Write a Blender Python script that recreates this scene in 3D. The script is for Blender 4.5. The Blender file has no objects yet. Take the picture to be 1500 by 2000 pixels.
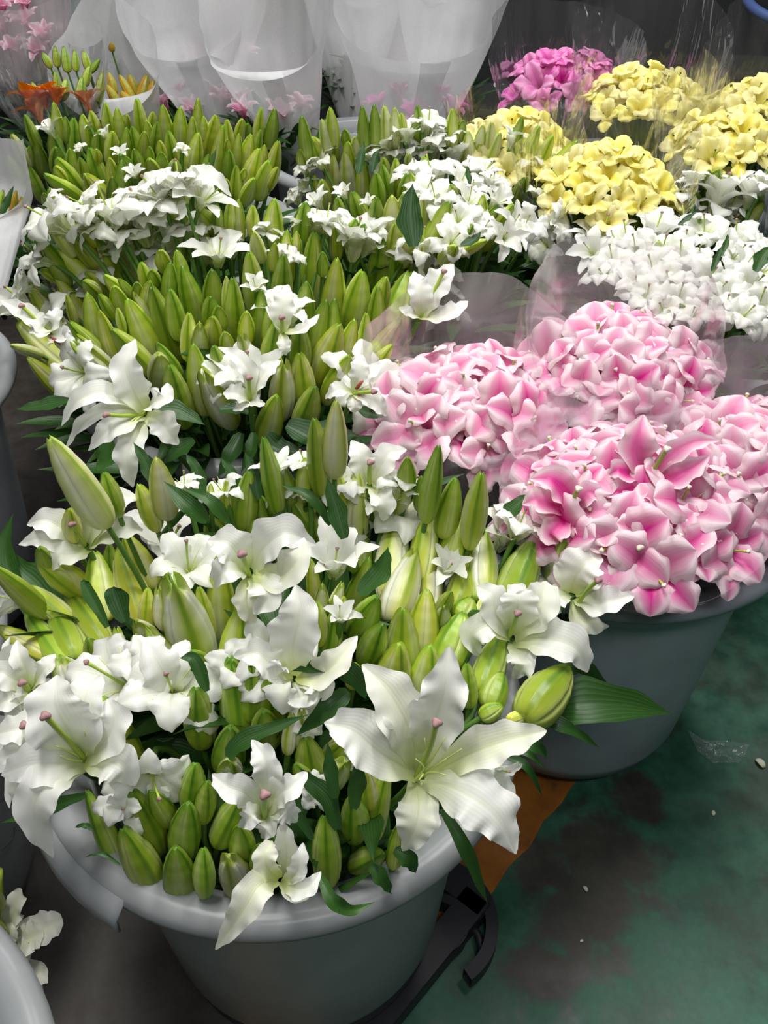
import bpy, math, random
from mathutils import Vector, Matrix, Quaternion, noise
PI = math.pi
S = bpy.context.scene
C = S.collection
R = random.Random(7)

# ---------------------------------------------------------------- camera, world, lights, exposure
CAM_H = 1.281
PITCH = 0.715
FPX = 1729.0
cd = bpy.data.cameras.new('camera'); cam = bpy.data.objects.new('camera', cd); C.objects.link(cam)
cam.location = (0, 0, CAM_H); cam.rotation_euler = (PI/2 - PITCH, 0, 0)
cd.sensor_fit = 'VERTICAL'; cd.sensor_height = 24.0; cd.lens = FPX/2000*24.0
cd.clip_start = 0.02; cd.clip_end = 60
S.camera = cam
S.view_settings.view_transform = 'Standard'; S.view_settings.look = 'None'
S.view_settings.gamma = 1; S.view_settings.use_curve_mapping = False
S.view_settings.exposure = 0.12
S.cycles.use_denoising = True
S.cycles.max_bounces = 8; S.cycles.transparent_max_bounces = 20
S.cycles.transmission_bounces = 6; S.cycles.diffuse_bounces = 4; S.cycles.glossy_bounces = 3
S.cycles.caustics_reflective = False; S.cycles.caustics_refractive = False
w = bpy.data.worlds.new('world'); S.world = w; w.use_nodes = True
w.node_tree.nodes['Background'].inputs[0].default_value = (0.80, 0.86, 0.92, 1)
w.node_tree.nodes['Background'].inputs[1].default_value = 0.03
def area(name, loc, target, sx, sy, power, col=(1, 1, 1)):
    ld = bpy.data.lights.new(name, 'AREA'); ld.shape = 'RECTANGLE'; ld.size = sx; ld.size_y = sy
    ld.energy = power; ld.color = col
    o = bpy.data.objects.new(name, ld); C.objects.link(o); o.location = loc
    o.rotation_euler = (Vector(target) - Vector(loc)).to_track_quat('-Z', 'Y').to_euler()
    return o
area('ceiling_tube_light', (-0.5, 0.9, 3.1), (-0.3, 0.9, 0), 1.3, 0.25, 44, (1.0, 0.98, 0.95))
area('ceiling_tube_light', (0.7, 1.5, 3.1), (0.5, 1.4, 0), 1.3, 0.25, 44, (1.0, 0.98, 0.96))
area('ceiling_tube_light', (0.1, 2.9, 3.0), (0.1, 2.2, 0.5), 1.6, 0.25, 34, (0.98, 0.99, 1.0))
area('ceiling_tube_light', (0.3, -0.9, 3.0), (0.1, 0.6, 0.3), 1.5, 0.3, 18, (0.97, 0.99, 1.0))

# ---------------------------------------------------------------- photo geometry helpers
COVER = []
FW = Vector((0, math.cos(PITCH), -math.sin(PITCH))); RT = Vector((1, 0, 0)); UP = RT.cross(FW)
CO = Vector((0, 0, CAM_H))
def ray(px, py):
    return (FW + RT*((px-750)/FPX) - UP*((py-1000)/FPX)).normalized()
def at_z(px, py, z):
    d = ray(px, py); return CO + d*((z-CAM_H)/d.z)
def depth_of(p): return (p-CO).dot(FW)
def at_depth(px, py, dep):
    d = ray(px, py); return CO + d*(dep/d.dot(FW))
class Dome:
    """the rounded surface that the flower heads of one bucket make"""
    def __init__(s, cx, cy, zt, k): s.cx, s.cy, s.zt, s.k = cx, cy, zt, k
    def hit(s, px, py, lift=0.0):
        d = ray(px, py); zt = s.zt+lift
        a = -s.k*(d.x*d.x+d.y*d.y); ox, oy = -s.cx, -s.cy
        b = -2*s.k*(d.x*ox+d.y*oy) - d.z; c = zt - s.k*(ox*ox+oy*oy) - CAM_H
        # f(t)= zt-k r^2 - z ; solve a t^2 + b t + c = 0
        disc = b*b-4*a*c
        if disc <= 0: t = -b/(2*a)
        else:
            t1 = (-b+math.sqrt(disc))/(2*a); t2 = (-b-math.sqrt(disc))/(2*a)
            t = min(x for x in (t1, t2) if x > 0.2) if max(t1, t2) > 0.2 else 1.0
        p = CO+d*t
        if p.z < 0.40: p = CO + d*((0.42-CAM_H)/d.z)
        return p

# ---------------------------------------------------------------- object helpers
def lerp(a, b, t): return a+(b-a)*t
def ss(a, b, x):
    x = max(0, min(1, (x-a)/(b-a))); return x*x*(3-2*x)
def tab(xs, ys, x):
    if x <= xs[0]: return ys[0]
    for i in range(1, len(xs)):
        if x <= xs[i]:
            t = (x-xs[i-1])/(xs[i]-xs[i-1]); t = t*t*(3-2*t)*0.5+t*0.5
            return ys[i-1]+(ys[i]-ys[i-1])*t
    return ys[-1]
def mesh(name, V, F, m, uv=None, smooth=True):
    me = bpy.data.meshes.new(name); me.from_pydata([tuple(v) for v in V], [], F)
    if uv:
        l = me.uv_layers.new(name='uv')
        for li, lo in enumerate(me.loops): l.data[li].uv = uv[lo.vertex_index]
    if smooth:
        me.polygons.foreach_set('use_smooth', [True]*len(me.polygons))
    if isinstance(m, (list, tuple)):
        for x in m: me.materials.append(x)
    elif m: me.materials.append(m)
    me.update(); return me
def link(name, me, parent=None, mat=None):
    o = bpy.data.objects.new(name, me); C.objects.link(o)
    if parent: o.parent = parent
    if mat is not None: o.matrix_basis = mat
    return o
def tag(o, label, cat, group=None, kind=None):
    if label: o['label'] = label
    if cat: o['category'] = cat
    if group: o['group'] = group
    if kind: o['kind'] = kind
    return o
def empty(name, loc, label=None, cat=None, group=None):
    o = bpy.data.objects.new(name, None); C.objects.link(o); o.location = loc; o.empty_display_size = .02
    return tag(o, label, cat, group)
def basis(z, x=None):
    z = z.normalized(); x = x or Vector((1, 0.13, 0.07))
    y = z.cross(x)
    if y.length < 1e-4: y = z.cross(Vector((0, 1, 0.2)))
    y.normalize(); x = y.cross(z)
    return Matrix((x, y, z)).transposed().to_4x4()
def lathe(prof, n=64, a0=0.0, a1=2*PI, close=True):
    V, F = [], []
    k = n if close else n+1
    for r, z in prof:
        for i in range(k):
            a = a0+(a1-a0)*i/n; V.append((r*math.cos(a), r*math.sin(a), z))
    for j in range(len(prof)-1):
        for i in range(n):
            i2 = (i+1) % k
            F.append((j*k+i, j*k+i2, (j+1)*k+i2, (j+1)*k+i))
    return V, F
def tube(pts, rads, n=8, cap=True):
    V, F = [], []
    prev = None
    for i, p in enumerate(pts):
        t = (pts[min(i+1, len(pts)-1)]-pts[max(i-1, 0)])
        t = t.normalized() if t.length > 1e-9 else Vector((0, 0, 1))
        if prev is None:
            x = t.orthogonal().normalized()
        else:
            x = (prev-t*prev.dot(t)).normalized()
        prev = x; y = t.cross(x)
        for k in range(n):
            a = 2*PI*k/n; V.append(p+(x*math.cos(a)+y*math.sin(a))*rads[i])
    for i in range(len(pts)-1):
        for k in range(n):
            k2 = (k+1) % n; F.append((i*n+k, i*n+k2, (i+1)*n+k2, (i+1)*n+k))
    if cap:
        F.append(tuple(range(n))[::-1]); F.append(tuple((len(pts)-1)*n+k for k in range(n)))
    return V, F
def bez(p, t):
    q = list(p)
    while len(q) > 1: q = [q[i].lerp(q[i+1], t) for i in range(len(q)-1)]
    return q[0]
def spline(pts, t):
    """catmull-rom through the points, t in 0..1"""
    n = len(pts)-1; x = min(t*n, n-1e-6); i = int(x); f = x-i
    p1, p2 = pts[i], pts[i+1]
    p0 = pts[i-1] if i > 0 else p1*2-p2
    p3 = pts[i+2] if i+2 <= n else p2*2-p1
    return 0.5*((2*p1)+(p2-p0)*f+(2*p0-5*p1+4*p2-p3)*f*f+(3*p1-p0-3*p2+p3)*f*f*f)
def strip(path, nrm, wid, nu=8, nv=16, cup=0.25, ruf=0.0, frq=4.0, seed=0, fold=0.0, roll=0.0, rib=.05):
    """a petal or a leaf: path(v), normal hint(v), half width(v); returns V, F, uv"""
    V, F, UV = [], [], []
    rr = random.Random(seed); ph = [rr.uniform(0, 6.28) for _ in range(4)]
    for j in range(nv+1):
        v = j/nv; p = path(v); t = (path(min(1, v+.01))-path(max(0, v-.01)))
        t = t.normalized() if t.length > 1e-9 else Vector((0, 0, 1))
        n = nrm(v); n = n-t*n.dot(t)
        n = n.normalized() if n.length > 1e-5 else t.orthogonal().normalized()
        s = t.cross(n); w_ = wid(v)
        for i in range(nu+1):
            u = -1+2*i/nu; au = abs(u)
            side = 1 if u > 0 else 0
            e = au**2.2
            wv = math.sin(frq*2*PI*v+ph[side])*0.6+math.sin(frq*3.7*v*PI+ph[2+side])*0.5
            off = cup*w_*au**1.6 - roll*w_*max(0, (au-.45)/.55)**2*min(1, v*2) - rib*w_*math.exp(-(u/.16)**2) + ruf*e*wv*min(1, v*2.5)*min(1, (1-v)*4+.15)
            lat = 1+0.10*e*math.sin(frq*2.3*PI*v+ph[3-side])*(1 if ruf else 0)
            V.append(p+s*(u*w_*lat)+n*off+t*(fold*e*w_*math.sin(frq*4*v+ph[side])))
            UV.append((i/nu, v))
    for j in range(nv):
        for i in range(nu):
            a = j*(nu+1)+i; F.append((a, a+1, a+nu+2, a+nu+1))
    return V, F, UV

# ---------------------------------------------------------------- materials
def mat(name):
    m = bpy.data.materials.new(name); m.use_nodes = True
    nt = m.node_tree; nt.nodes.clear(); out = nt.nodes.new('ShaderNodeOutputMaterial')
    return m, nt, out
def N(nt, t, **k):
    n = nt.nodes.new(t)
    for a, b in k.items():
        if a.startswith('i_'): n.inputs[int(a[2:])].default_value = b
        else: setattr(n, a, b)
    return n
def L(nt, a, b): nt.links.new(a, b)
def ramp(nt, fac, stops, interp='LINEAR'):
    r = nt.nodes.new('ShaderNodeValToRGB'); r.color_ramp.interpolation = interp
    el = r.color_ramp.elements
    while len(el) < len(stops): el.new(.5)
    for e, (p, c) in zip(el, stops):
        e.position = p; e.color = (*c, 1) if len(c) == 3 else c
    L(nt, fac, r.inputs[0]); return r.outputs[0]
def mixc(nt, f, a, b, mode='MIX'):
    n = nt.nodes.new('ShaderNodeMix'); n.data_type = 'RGBA'; n.blend_type = mode
    for s, x in ((0, f), (6, a), (7, b)):
        if hasattr(x, 'is_linked'): L(nt, x, n.inputs[s])
        elif s == 0: n.inputs[0].default_value = x
        else: n.inputs[s].default_value = (*x, 1)
    return n.outputs[2]
def math_(nt, op, a, b=0.0, c=0.0):
    n = nt.nodes.new('ShaderNodeMath'); n.operation = op
    for i, x in enumerate((a, b, c)):
        if hasattr(x, 'is_linked'): L(nt, x, n.inputs[i])
        else: n.inputs[i].default_value = x
    return n.outputs[0]
def simple(name, col, rough=.5, spec=.5, noise_amt=0.0, scale=20, trans=0.0):
    m, nt, out = mat(name)
    b = N(nt, 'ShaderNodeBsdfPrincipled'); b.inputs['Roughness'].default_value = rough
    b.inputs['Specular IOR Level'].default_value = spec
    b.inputs['Base Color'].default_value = (*col, 1)
    if noise_amt:
        tc = N(nt, 'ShaderNodeTexCoord'); no = N(nt, 'ShaderNodeTexNoise'); no.inputs['Scale'].default_value = scale
        no.inputs['Detail'].default_value = 5; L(nt, tc.outputs['Object'], no.inputs['Vector'])
        c = mixc(nt, no.outputs[0], tuple(x*(1-noise_amt) for x in col), tuple(min(1, x*(1+noise_amt)) for x in col))
        L(nt, c, b.inputs['Base Color'])
    L(nt, b.outputs[0], out.inputs[0]); return m
def leafy(nt, out, col, rough, transl, tcol, bump=None, spec=.4):
    b = N(nt, 'ShaderNodeBsdfPrincipled'); b.inputs['Roughness'].default_value = rough
    b.inputs['Specular IOR Level'].default_value = spec
    L(nt, col, b.inputs['Base Color'])
    t = N(nt, 'ShaderNodeBsdfTranslucent'); L(nt, tcol, t.inputs[0])
    mx = N(nt, 'ShaderNodeMixShader'); mx.inputs[0].default_value = transl
    L(nt, b.outputs[0], mx.inputs[1]); L(nt, t.outputs[0], mx.inputs[2]); L(nt, mx.outputs[0], out.inputs[0])
    if bump: L(nt, bump, b.inputs['Normal'])
    return b
def petal_mat(name, edge, mid, throat, rib, transl=.32, rough=.42, midpow=(0.0, 0.34), veins=.05):
    """u across, v along: the petal's own markings"""
    m, nt, out = mat(name)
    uv = N(nt, 'ShaderNodeUVMap'); sp = N(nt, 'ShaderNodeSeparateXYZ'); L(nt, uv.outputs[0], sp.inputs[0])
    du = math_(nt, 'ABSOLUTE', math_(nt, 'SUBTRACT', sp.outputs[0], .5))
    v = sp.outputs[1]
    # coloured middle that fades to the edge and the tip
    tipf = math_(nt, 'MULTIPLY', math_(nt, 'POWER', v, 2.2), .34)
    fac = ramp(nt, math_(nt, 'ADD', du, tipf), [(midpow[0], (0, 0, 0)), (midpow[1], (.5,)*3), (min(.99, midpow[1]+.12), (1, 1, 1))])
    c = mixc(nt, fac, mid, edge)
    thf = ramp(nt, v, [(0.02, (1, 1, 1)), (.36, (0, 0, 0))])
    c = mixc(nt, thf, c, throat)
    rf = math_(nt, 'MULTIPLY', ramp(nt, du, [(0.0, (1, 1, 1)), (.035, (0, 0, 0))]), math_(nt, 'SUBTRACT', 1.0, v))
    c = mixc(nt, math_(nt, 'MULTIPLY', rf, .8), c, rib)
    oi = N(nt, 'ShaderNodeObjectInfo')
    hs = N(nt, 'ShaderNodeHueSaturation'); L(nt, c, hs.inputs['Color'])
    L(nt, math_(nt, 'ADD', .93, math_(nt, 'MULTIPLY', oi.outputs['Random'], .12)), hs.inputs['Value'])
    L(nt, math_(nt, 'ADD', .8, math_(nt, 'MULTIPLY', oi.outputs['Random'], .4)), hs.inputs['Saturation'])
    c = hs.outputs[0]
    wv = N(nt, 'ShaderNodeTexWave'); wv.bands_direction = 'X'; wv.inputs['Scale'].default_value = 4
    wv.inputs['Distortion'].default_value = 2.5; wv.inputs['Detail'].default_value = 2; wv.inputs['Detail Scale'].default_value = .6
    mp = N(nt, 'ShaderNodeMapping'); mp.inputs['Scale'].default_value = (1.0, .12, 1); L(nt, uv.outputs[0], mp.inputs[0])
    L(nt, mp.outputs[0], wv.inputs[0])
    bp = N(nt, 'ShaderNodeBump'); bp.inputs['Strength'].default_value = veins; bp.inputs['Distance'].default_value = .002
    L(nt, wv.outputs[1], bp.inputs['Height'])
    leafy(nt, out, c, rough, transl, c, bp.outputs[0]); return m
M = {}
M['white'] = petal_mat('white_petal', (.93, .93, .89), (.90, .91, .82), (.72, .78, .38), (.70, .76, .42))
M['cream'] = petal_mat('cream_petal', (.90, .90, .80), (.86, .88, .66), (.66, .72, .28), (.62, .68, .25))
M['pink'] = petal_mat('pink_petal', (.94, .76, .82), (.76, .11, .37), (.48, .015, .14), (.60, .07, .25), midpow=(0.17, .41), transl=.36)
M['pinkpale'] = petal_mat('pale_pink_petal', (.94, .78, .82), (.82, .22, .46), (.60, .05, .24), (.72, .2, .38), midpow=(0.13, .39), transl=.36)
M['magenta'] = petal_mat('magenta_petal', (.78, .28, .56), (.64, .10, .38), (.5, .08, .25), (.45, .05, .22))
M['yellow'] = petal_mat('yellow_petal', (.93, .87, .36), (.90, .80, .20), (.80, .62, .05), (.72, .60, .08), midpow=(0, .3))
M['orange'] = petal_mat('orange_petal', (.85, .28, .05), (.80, .20, .02), (.6, .12, .02), (.5, .12, .02))
def bud_mat(name, body, seam, rib, base, seam_w=.12, transl=.12):
    m, nt, out = mat(name)
    uv = N(nt, 'ShaderNodeUVMap'); sp = N(nt, 'ShaderNodeSeparateXYZ'); L(nt, uv.outputs[0], sp.inputs[0])
    u3 = math_(nt, 'FRACT', math_(nt, 'MULTIPLY', sp.outputs[0], 3.0))
    d = math_(nt, 'ABSOLUTE', math_(nt, 'SUBTRACT', u3, .5))      # 0 rib .. .5 seam
    v = sp.outputs[1]
    no = N(nt, 'ShaderNodeTexNoise'); no.inputs['Scale'].default_value = 3.0; no.inputs['Detail'].default_value = 4
    mp = N(nt, 'ShaderNodeMapping'); mp.inputs['Scale'].default_value = (9, 1.2, 1); L(nt, uv.outputs[0], mp.inputs[0]); L(nt, mp.outputs[0], no.inputs[0])
    dn = math_(nt, 'ADD', d, math_(nt, 'MULTIPLY', math_(nt, 'SUBTRACT', no.outputs[0], .5), .12))
    vf = ramp(nt, v, [(0.0, (1, 1, 1)), (.55, (.25,)*3), (.9, (0, 0, 0))])
    c = mixc(nt, vf, body, base)
    sf = ramp(nt, dn, [(.5-seam_w*2.2, (0, 0, 0)), (.5-seam_w*.6, (.8,)*3), (.5, (1, 1, 1))])
    sf = math_(nt, 'MULTIPLY', sf, ramp(nt, v, [(.0, (.5,)*3), (.3, (1, 1, 1)), (.86, (.9,)*3), (.97, (.2,)*3)]))
    c = mixc(nt, sf, c, seam)
    rf = ramp(nt, d, [(0.0, (1, 1, 1)), (.05, (.8,)*3), (.10, (.25,)*3), (.17, (0, 0, 0))])
    rf = math_(nt, 'MULTIPLY', rf, ramp(nt, v, [(.1, (.45,)*3), (.8, (1,)*3)]))
    c = mixc(nt, rf, c, rib)
    tf = ramp(nt, v, [(.93, (0, 0, 0)), (1.0, (.8,)*3)])
    c = mixc(nt, tf, c, rib)
    oi = N(nt, 'ShaderNodeObjectInfo'); hs = N(nt, 'ShaderNodeHueSaturation'); L(nt, c, hs.inputs['Color'])
    L(nt, math_(nt, 'ADD', .82, math_(nt, 'MULTIPLY', oi.outputs['Random'], .34)), hs.inputs['Value'])
    r2 = math_(nt, 'FRACT', math_(nt, 'MULTIPLY', oi.outputs['Random'], 17.3))
    L(nt, math_(nt, 'ADD', .485, math_(nt, 'MULTIPLY', r2, .024)), hs.inputs['Hue'])
    bp = N(nt, 'ShaderNodeBump'); bp.inputs['Strength'].default_value = .18; bp.inputs['Distance'].default_value = .002
    L(nt, no.outputs[0], bp.inputs['Height'])
    leafy(nt, out, hs.outputs[0], .36, transl, hs.outputs[0], bp.outputs[0], spec=.5); return m
M['bg'] = bud_mat('green_bud', (.28, .44, .030), (.56, .66, .20), (.08, .21, .010), (.45, .58, .055))
M['by'] = bud_mat('yellow_green_bud', (.55, .67, .065), (.84, .87, .44), (.20, .38, .015), (.74, .75, .09))
M['bp'] = bud_mat('pale_bud', (.68, .73, .22), (.92, .92, .68), (.33, .47, .05), (.80, .80, .30), seam_w=.17)
M['bo'] = bud_mat('opening_bud', (.52, .60, .10), (.92, .92, .80), (.22, .36, .02), (.70, .70, .15), seam_w=.19)
M['borange'] = bud_mat('orange_bud', (.46, .36, .03), (.70, .30, .03), (.20, .26, .02), (.45, .40, .04))
def leaf_mat(name, a, b, vein):
    m, nt, out = mat(name)
    uv = N(nt, 'ShaderNodeUVMap'); mp = N(nt, 'ShaderNodeMapping'); mp.inputs['Scale'].default_value = (1.0, .05, 1)
    L(nt, uv.outputs[0], mp.inputs[0])
    wv = N(nt, 'ShaderNodeTexWave'); wv.bands_direction = 'X'; wv.inputs['Scale'].default_value = 2.6; wv.inputs['Distortion'].default_value = .4
    L(nt, mp.outputs[0], wv.inputs[0])
    oi = N(nt, 'ShaderNodeObjectInfo')
    c = mixc(nt, oi.outputs['Random'], a, b)
    c = mixc(nt, math_(nt, 'MULTIPLY', ramp(nt, wv.outputs[1], [(.75, (0, 0, 0)), (1, (1, 1, 1))]), .35), c, vein)
    bp = N(nt, 'ShaderNodeBump'); bp.inputs['Strength'].default_value = .10; bp.inputs['Distance'].default_value = .002
    L(nt, wv.outputs[1], bp.inputs['Height'])
    leafy(nt, out, c, .42, .14, c, bp.outputs[0], spec=.36); return m
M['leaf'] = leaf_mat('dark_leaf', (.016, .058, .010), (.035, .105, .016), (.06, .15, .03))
M['leafpale'] = leaf_mat('pale_leaf', (.16, .26, .12), (.22, .32, .12), (.25, .36, .14))
M['stem'] = simple('green_stem', (.10, .22, .035), .45)
M['pistil'] = simple('pistil_green', (.36, .50, .06), .4)
M['filament'] = simple('filament_pale_green', (.66, .76, .22), .45)
M['stigma'] = simple('stigma_mauve', (.36, .20, .20), .6, noise_amt=.3, scale=200)
M['stigmadark'] = simple('stigma_dark', (.07, .05, .02), .6)
M['stigmapale'] = simple('stigma_cream', (.80, .72, .60), .6)
M['anther'] = simple('anther_red', (.35, .06, .035), .6)

# ---------------------------------------------------------------- the hall: floor, far wall
FZ = -.045
def floor_mat():
    m, nt, out = mat('green_painted_floor')
    tc = N(nt, 'ShaderNodeTexCoord')
    n1 = N(nt, 'ShaderNodeTexNoise'); n1.inputs['Scale'].default_value = 3.4; n1.inputs['Detail'].default_value = 5; n1.inputs['Roughness'].default_value = .55
    mp = N(nt, 'ShaderNodeMapping'); mp.inputs['Location'].default_value = (.35, .12, 0)
    L(nt, tc.outputs['Object'], mp.inputs[0]); L(nt, mp.outputs[0], n1.inputs['Vector'])
    n2 = N(nt, 'ShaderNodeTexNoise'); n2.inputs['Scale'].default_value = 22; n2.inputs['Detail'].default_value = 8; L(nt, tc.outputs['Object'], n2.inputs['Vector'])
    n3 = N(nt, 'ShaderNodeTexNoise'); n3.inputs['Scale'].default_value = 120; n3.inputs['Detail'].default_value = 4; L(nt, tc.outputs['Object'], n3.inputs['Vector'])
    g = mixc(nt, ramp(nt, n2.outputs[0], [(.35, (0, 0, 0)), (.7, (1, 1, 1))]), (.016, .085, .052), (.045, .160, .10))
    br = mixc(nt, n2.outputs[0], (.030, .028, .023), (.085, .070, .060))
    wear = ramp(nt, n1.outputs[0], [(.54, (0, 0, 0)), (.62, (.9,)*3)])
    # the strip under and between the buckets, where the paint has gone brown
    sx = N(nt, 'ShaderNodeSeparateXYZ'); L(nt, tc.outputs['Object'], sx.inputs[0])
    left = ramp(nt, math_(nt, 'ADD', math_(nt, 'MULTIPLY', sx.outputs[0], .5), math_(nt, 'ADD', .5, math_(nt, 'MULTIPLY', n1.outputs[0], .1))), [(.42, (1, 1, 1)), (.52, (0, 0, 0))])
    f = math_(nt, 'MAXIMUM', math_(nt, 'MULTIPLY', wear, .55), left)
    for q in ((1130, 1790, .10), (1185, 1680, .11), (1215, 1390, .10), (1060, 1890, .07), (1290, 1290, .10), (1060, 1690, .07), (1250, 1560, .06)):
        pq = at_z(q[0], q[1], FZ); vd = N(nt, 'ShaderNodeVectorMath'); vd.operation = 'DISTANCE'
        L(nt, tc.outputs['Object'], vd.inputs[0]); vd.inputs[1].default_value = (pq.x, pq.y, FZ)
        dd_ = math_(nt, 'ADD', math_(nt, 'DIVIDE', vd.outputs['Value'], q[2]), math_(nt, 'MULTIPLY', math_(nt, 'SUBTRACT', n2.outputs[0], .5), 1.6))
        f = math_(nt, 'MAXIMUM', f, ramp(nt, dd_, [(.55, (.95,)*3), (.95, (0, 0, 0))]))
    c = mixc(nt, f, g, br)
    c = mixc(nt, .35, c, mixc(nt, n3.outputs[0], (.1,)*3, (.9,)*3), 'SOFT_LIGHT')
    b = N(nt, 'ShaderNodeBsdfPrincipled'); L(nt, c, b.inputs['Base Color'])
    L(nt, ramp(nt, n2.outputs[0], [(.3, (.38,)*3), (.7, (.62,)*3)]), b.inputs['Roughness'])
    bp = N(nt, 'ShaderNodeBump'); bp.inputs['Strength'].default_value = .25; bp.inputs['Distance'].default_value = .003
    L(nt, n2.outputs[0], bp.inputs['Height']); L(nt, bp.outputs[0], b.inputs['Normal'])
    L(nt, b.outputs[0], out.inputs[0]); return m
def box(x0, x1, y0, y1, z0, z1):
    V = [(x, y, z) for z in (z0, z1) for y in (y0, y1) for x in (x0, x1)]
    return V, [(0, 2, 3, 1), (4, 5, 7, 6), (0, 1, 5, 4), (2, 6, 7, 3), (0, 4, 6, 2), (1, 3, 7, 5)]
V, F = box(-4, 4, -1.5, 6, FZ-.1, FZ)
tag(link('floor', mesh('floor', V, F, floor_mat(), smooth=False)), None, None, kind='structure')
V, F = box(-4, 4, 3.3, 3.4, FZ, 3.4)
tag(link('wall_back', mesh('wall_back', V, F, simple('dark_wall', (.012, .012, .014), .8), smooth=False)), None, None, kind='structure')

# painted orange band on the floor
def stripe_mat():
    m, nt, out = mat('worn_orange_paint')
    tc = N(nt, 'ShaderNodeTexCoord'); n = N(nt, 'ShaderNodeTexNoise'); n.inputs['Scale'].default_value = 18; n.inputs['Detail'].default_value = 7
    L(nt, tc.outputs['Object'], n.inputs['Vector'])
    c = ramp(nt, n.outputs[0], [(.3, (.05, .03, .015)), (.42, (.30, .10, .012)), (.7, (.46, .17, .02))])
    b = N(nt, 'ShaderNodeBsdfPrincipled'); L(nt, c, b.inputs['Base Color']); b.inputs['Roughness'].default_value = .55
    L(nt, b.outputs[0], out.inputs[0]); return m
pa, pb = at_z(1110, 1548, FZ), at_z(945, 1764, FZ)
dr = (pa-pb).normalized(); nl = Vector((-dr.y, dr.x, 0))
q0, q1 = pb-dr*.75, pa+dr*.5
nseg = 60; V = []; F = []
for i in range(nseg+1):
    p = q0.lerp(q1, i/nseg); j = noise.noise(p*23)*.006
    for e in (0, 1):
        e_ = p+nl*(.15*e + j*(1 if e == 0 else -1)); V += [(e_.x, e_.y, FZ+.0005), (e_.x, e_.y, FZ+.0014)]
for i in range(nseg):
    a = i*4; F += [(a+1, a+3, a+7, a+5), (a, a+1, a+5, a+4), (a+3, a+2, a+6, a+7)]
tag(link('trim_orange', mesh('trim_orange', V, F, stripe_mat(), smooth=False)), None, None, kind='structure')

# ---------------------------------------------------------------- buckets
def plastic(name, col, tr=.10, rough=.33):
    m, nt, out = mat(name)
    tc = N(nt, 'ShaderNodeTexCoord'); n = N(nt, 'ShaderNodeTexNoise'); n.inputs['Scale'].default_value = 14; n.inputs['Detail'].default_value = 6
    L(nt, tc.outputs['Object'], n.inputs['Vector'])
    sm = ramp(nt, n.outputs[0], [(.3, tuple(x*.88 for x in col)), (.6, col)])
    b = N(nt, 'ShaderNodeBsdfPrincipled'); L(nt, sm, b.inputs['Base Color']); b.inputs['Roughness'].default_value = rough
    b.inputs['Specular IOR Level'].default_value = .45
    t = N(nt, 'ShaderNodeBsdfTranslucent'); L(nt, sm, t.inputs[0])
    m1 = N(nt, 'ShaderNodeMixShader'); m1.inputs[0].default_value = .35; L(nt, b.outputs[0], m1.inputs[1]); L(nt, t.outputs[0], m1.inputs[2])
    tp = N(nt, 'ShaderNodeBsdfTransparent'); tp.inputs[0].default_value = (.85, .92, .93, 1)
    m2 = N(nt, 'ShaderNodeMixShader'); m2.inputs[0].default_value = tr; L(nt, m1.outputs[0], m2.inputs[1]); L(nt, tp.outputs[0], m2.inputs[2])
    L(nt, m2.outputs[0], out.inputs[0]); return m
PL_BODY = plastic('translucent_bucket_wall', (.56, .60, .60), .20)
PL_RIM = plastic('translucent_bucket_rim', (.46, .48, .49), .04, .30)
PL_BODY2 = plastic('grey_bucket_wall', (.60, .66, .72), .04)
PL_RIM2 = plastic('grey_bucket_rim', (.42, .47, .52), .03, .28)
PL_DARK = plastic('grey_white_bucket_wall', (.40, .42, .44), .06)
WATER = simple('bucket_water', (.10, .13, .13), .1)
H = .506
def bucket(name, cx, cy, label, body_m, rim_m, lug=None, dust=0, s=1.0, z0=0.0):
    t = empty(name, (cx, cy, z0), label, 'bucket')
    prof = [(.0, .012), (.165, .012), (.186, .04), (.203, .2), (.219, .44), (.223, .476), (.231, .470), (.226, .44), (.209, .2), (.197, .05), (.186, .014), (.165, 0), (0, 0)]
    V, F = lathe([(r*s, z) for r, z in prof], 72); link('bucket_wall', mesh('bucket_wall', V, F, body_m), t)
    prof = [(.222, .474), (.2275, .484), (.240, .4985), (.252, .5040), (.262, .5035), (.269, .499), (.273, .491), (.2725, .4835), (.2705, .4825), (.2695, .488), (.262, .495), (.250, .493), (.238, .484), (.231, .470)]
    V, F = lathe([(r*s, z) for r, z in prof], 96)
    link('rim', mesh('rim', V, F, rim_m), t)
    if lug is not None:
        for a in (lug, lug+PI):
            V, F = [], []
            n = 20; half = .36
            pr = [(.266, .4985), (.276, .494), (.286, .484), (.2885, .470), (.286, .462), (.284, .462), (.283, .480), (.274, .488), (.266, .492)]
            V, F = lathe([(r*s, z) for r, z in pr], n, a-half, a+half, False)
            F.append(tuple(j*(n+1) for j in range(len(pr)))); F.append(tuple(j*(n+1)+n for j in range(len(pr)))[::-1])
            link('handle_lug', mesh('handle_lug', V, F, rim_m), t)
    V, F = lathe([(0, .014), (.160, .014), (.181, .04), (.1865, .11), (0, .112)], 48)
    w_ = link('water', mesh('water', [(v[0]*s, v[1]*s, v[2]) for v in V], F, WATER), t)
    return t
B = dict(b1=(-.112, .602), b2=(-.23, 1.26), b3=(-.43, 1.79), b4=(.12, 1.69), b5=(.61, 1.47), b6=(.318, .985), b7=(.55, 2.12), b8=(1.08, 1.95), b9=(-.05, 2.30), b10=(-.62, 2.36), l2=(-.88, 1.21), l1=(-.71, .64), l0=(-.505, .135))
pl = at_z(175, 1752, .48); lugang = math.atan2(pl.y-B['b1'][1], pl.x-B['b1'][0])-.22
bucket('plastic_bucket', *B['b1'], 'pale translucent bucket with a wide white rim holding the nearest lilies', PL_BODY, PL_RIM, lugang, s=.965)
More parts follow.
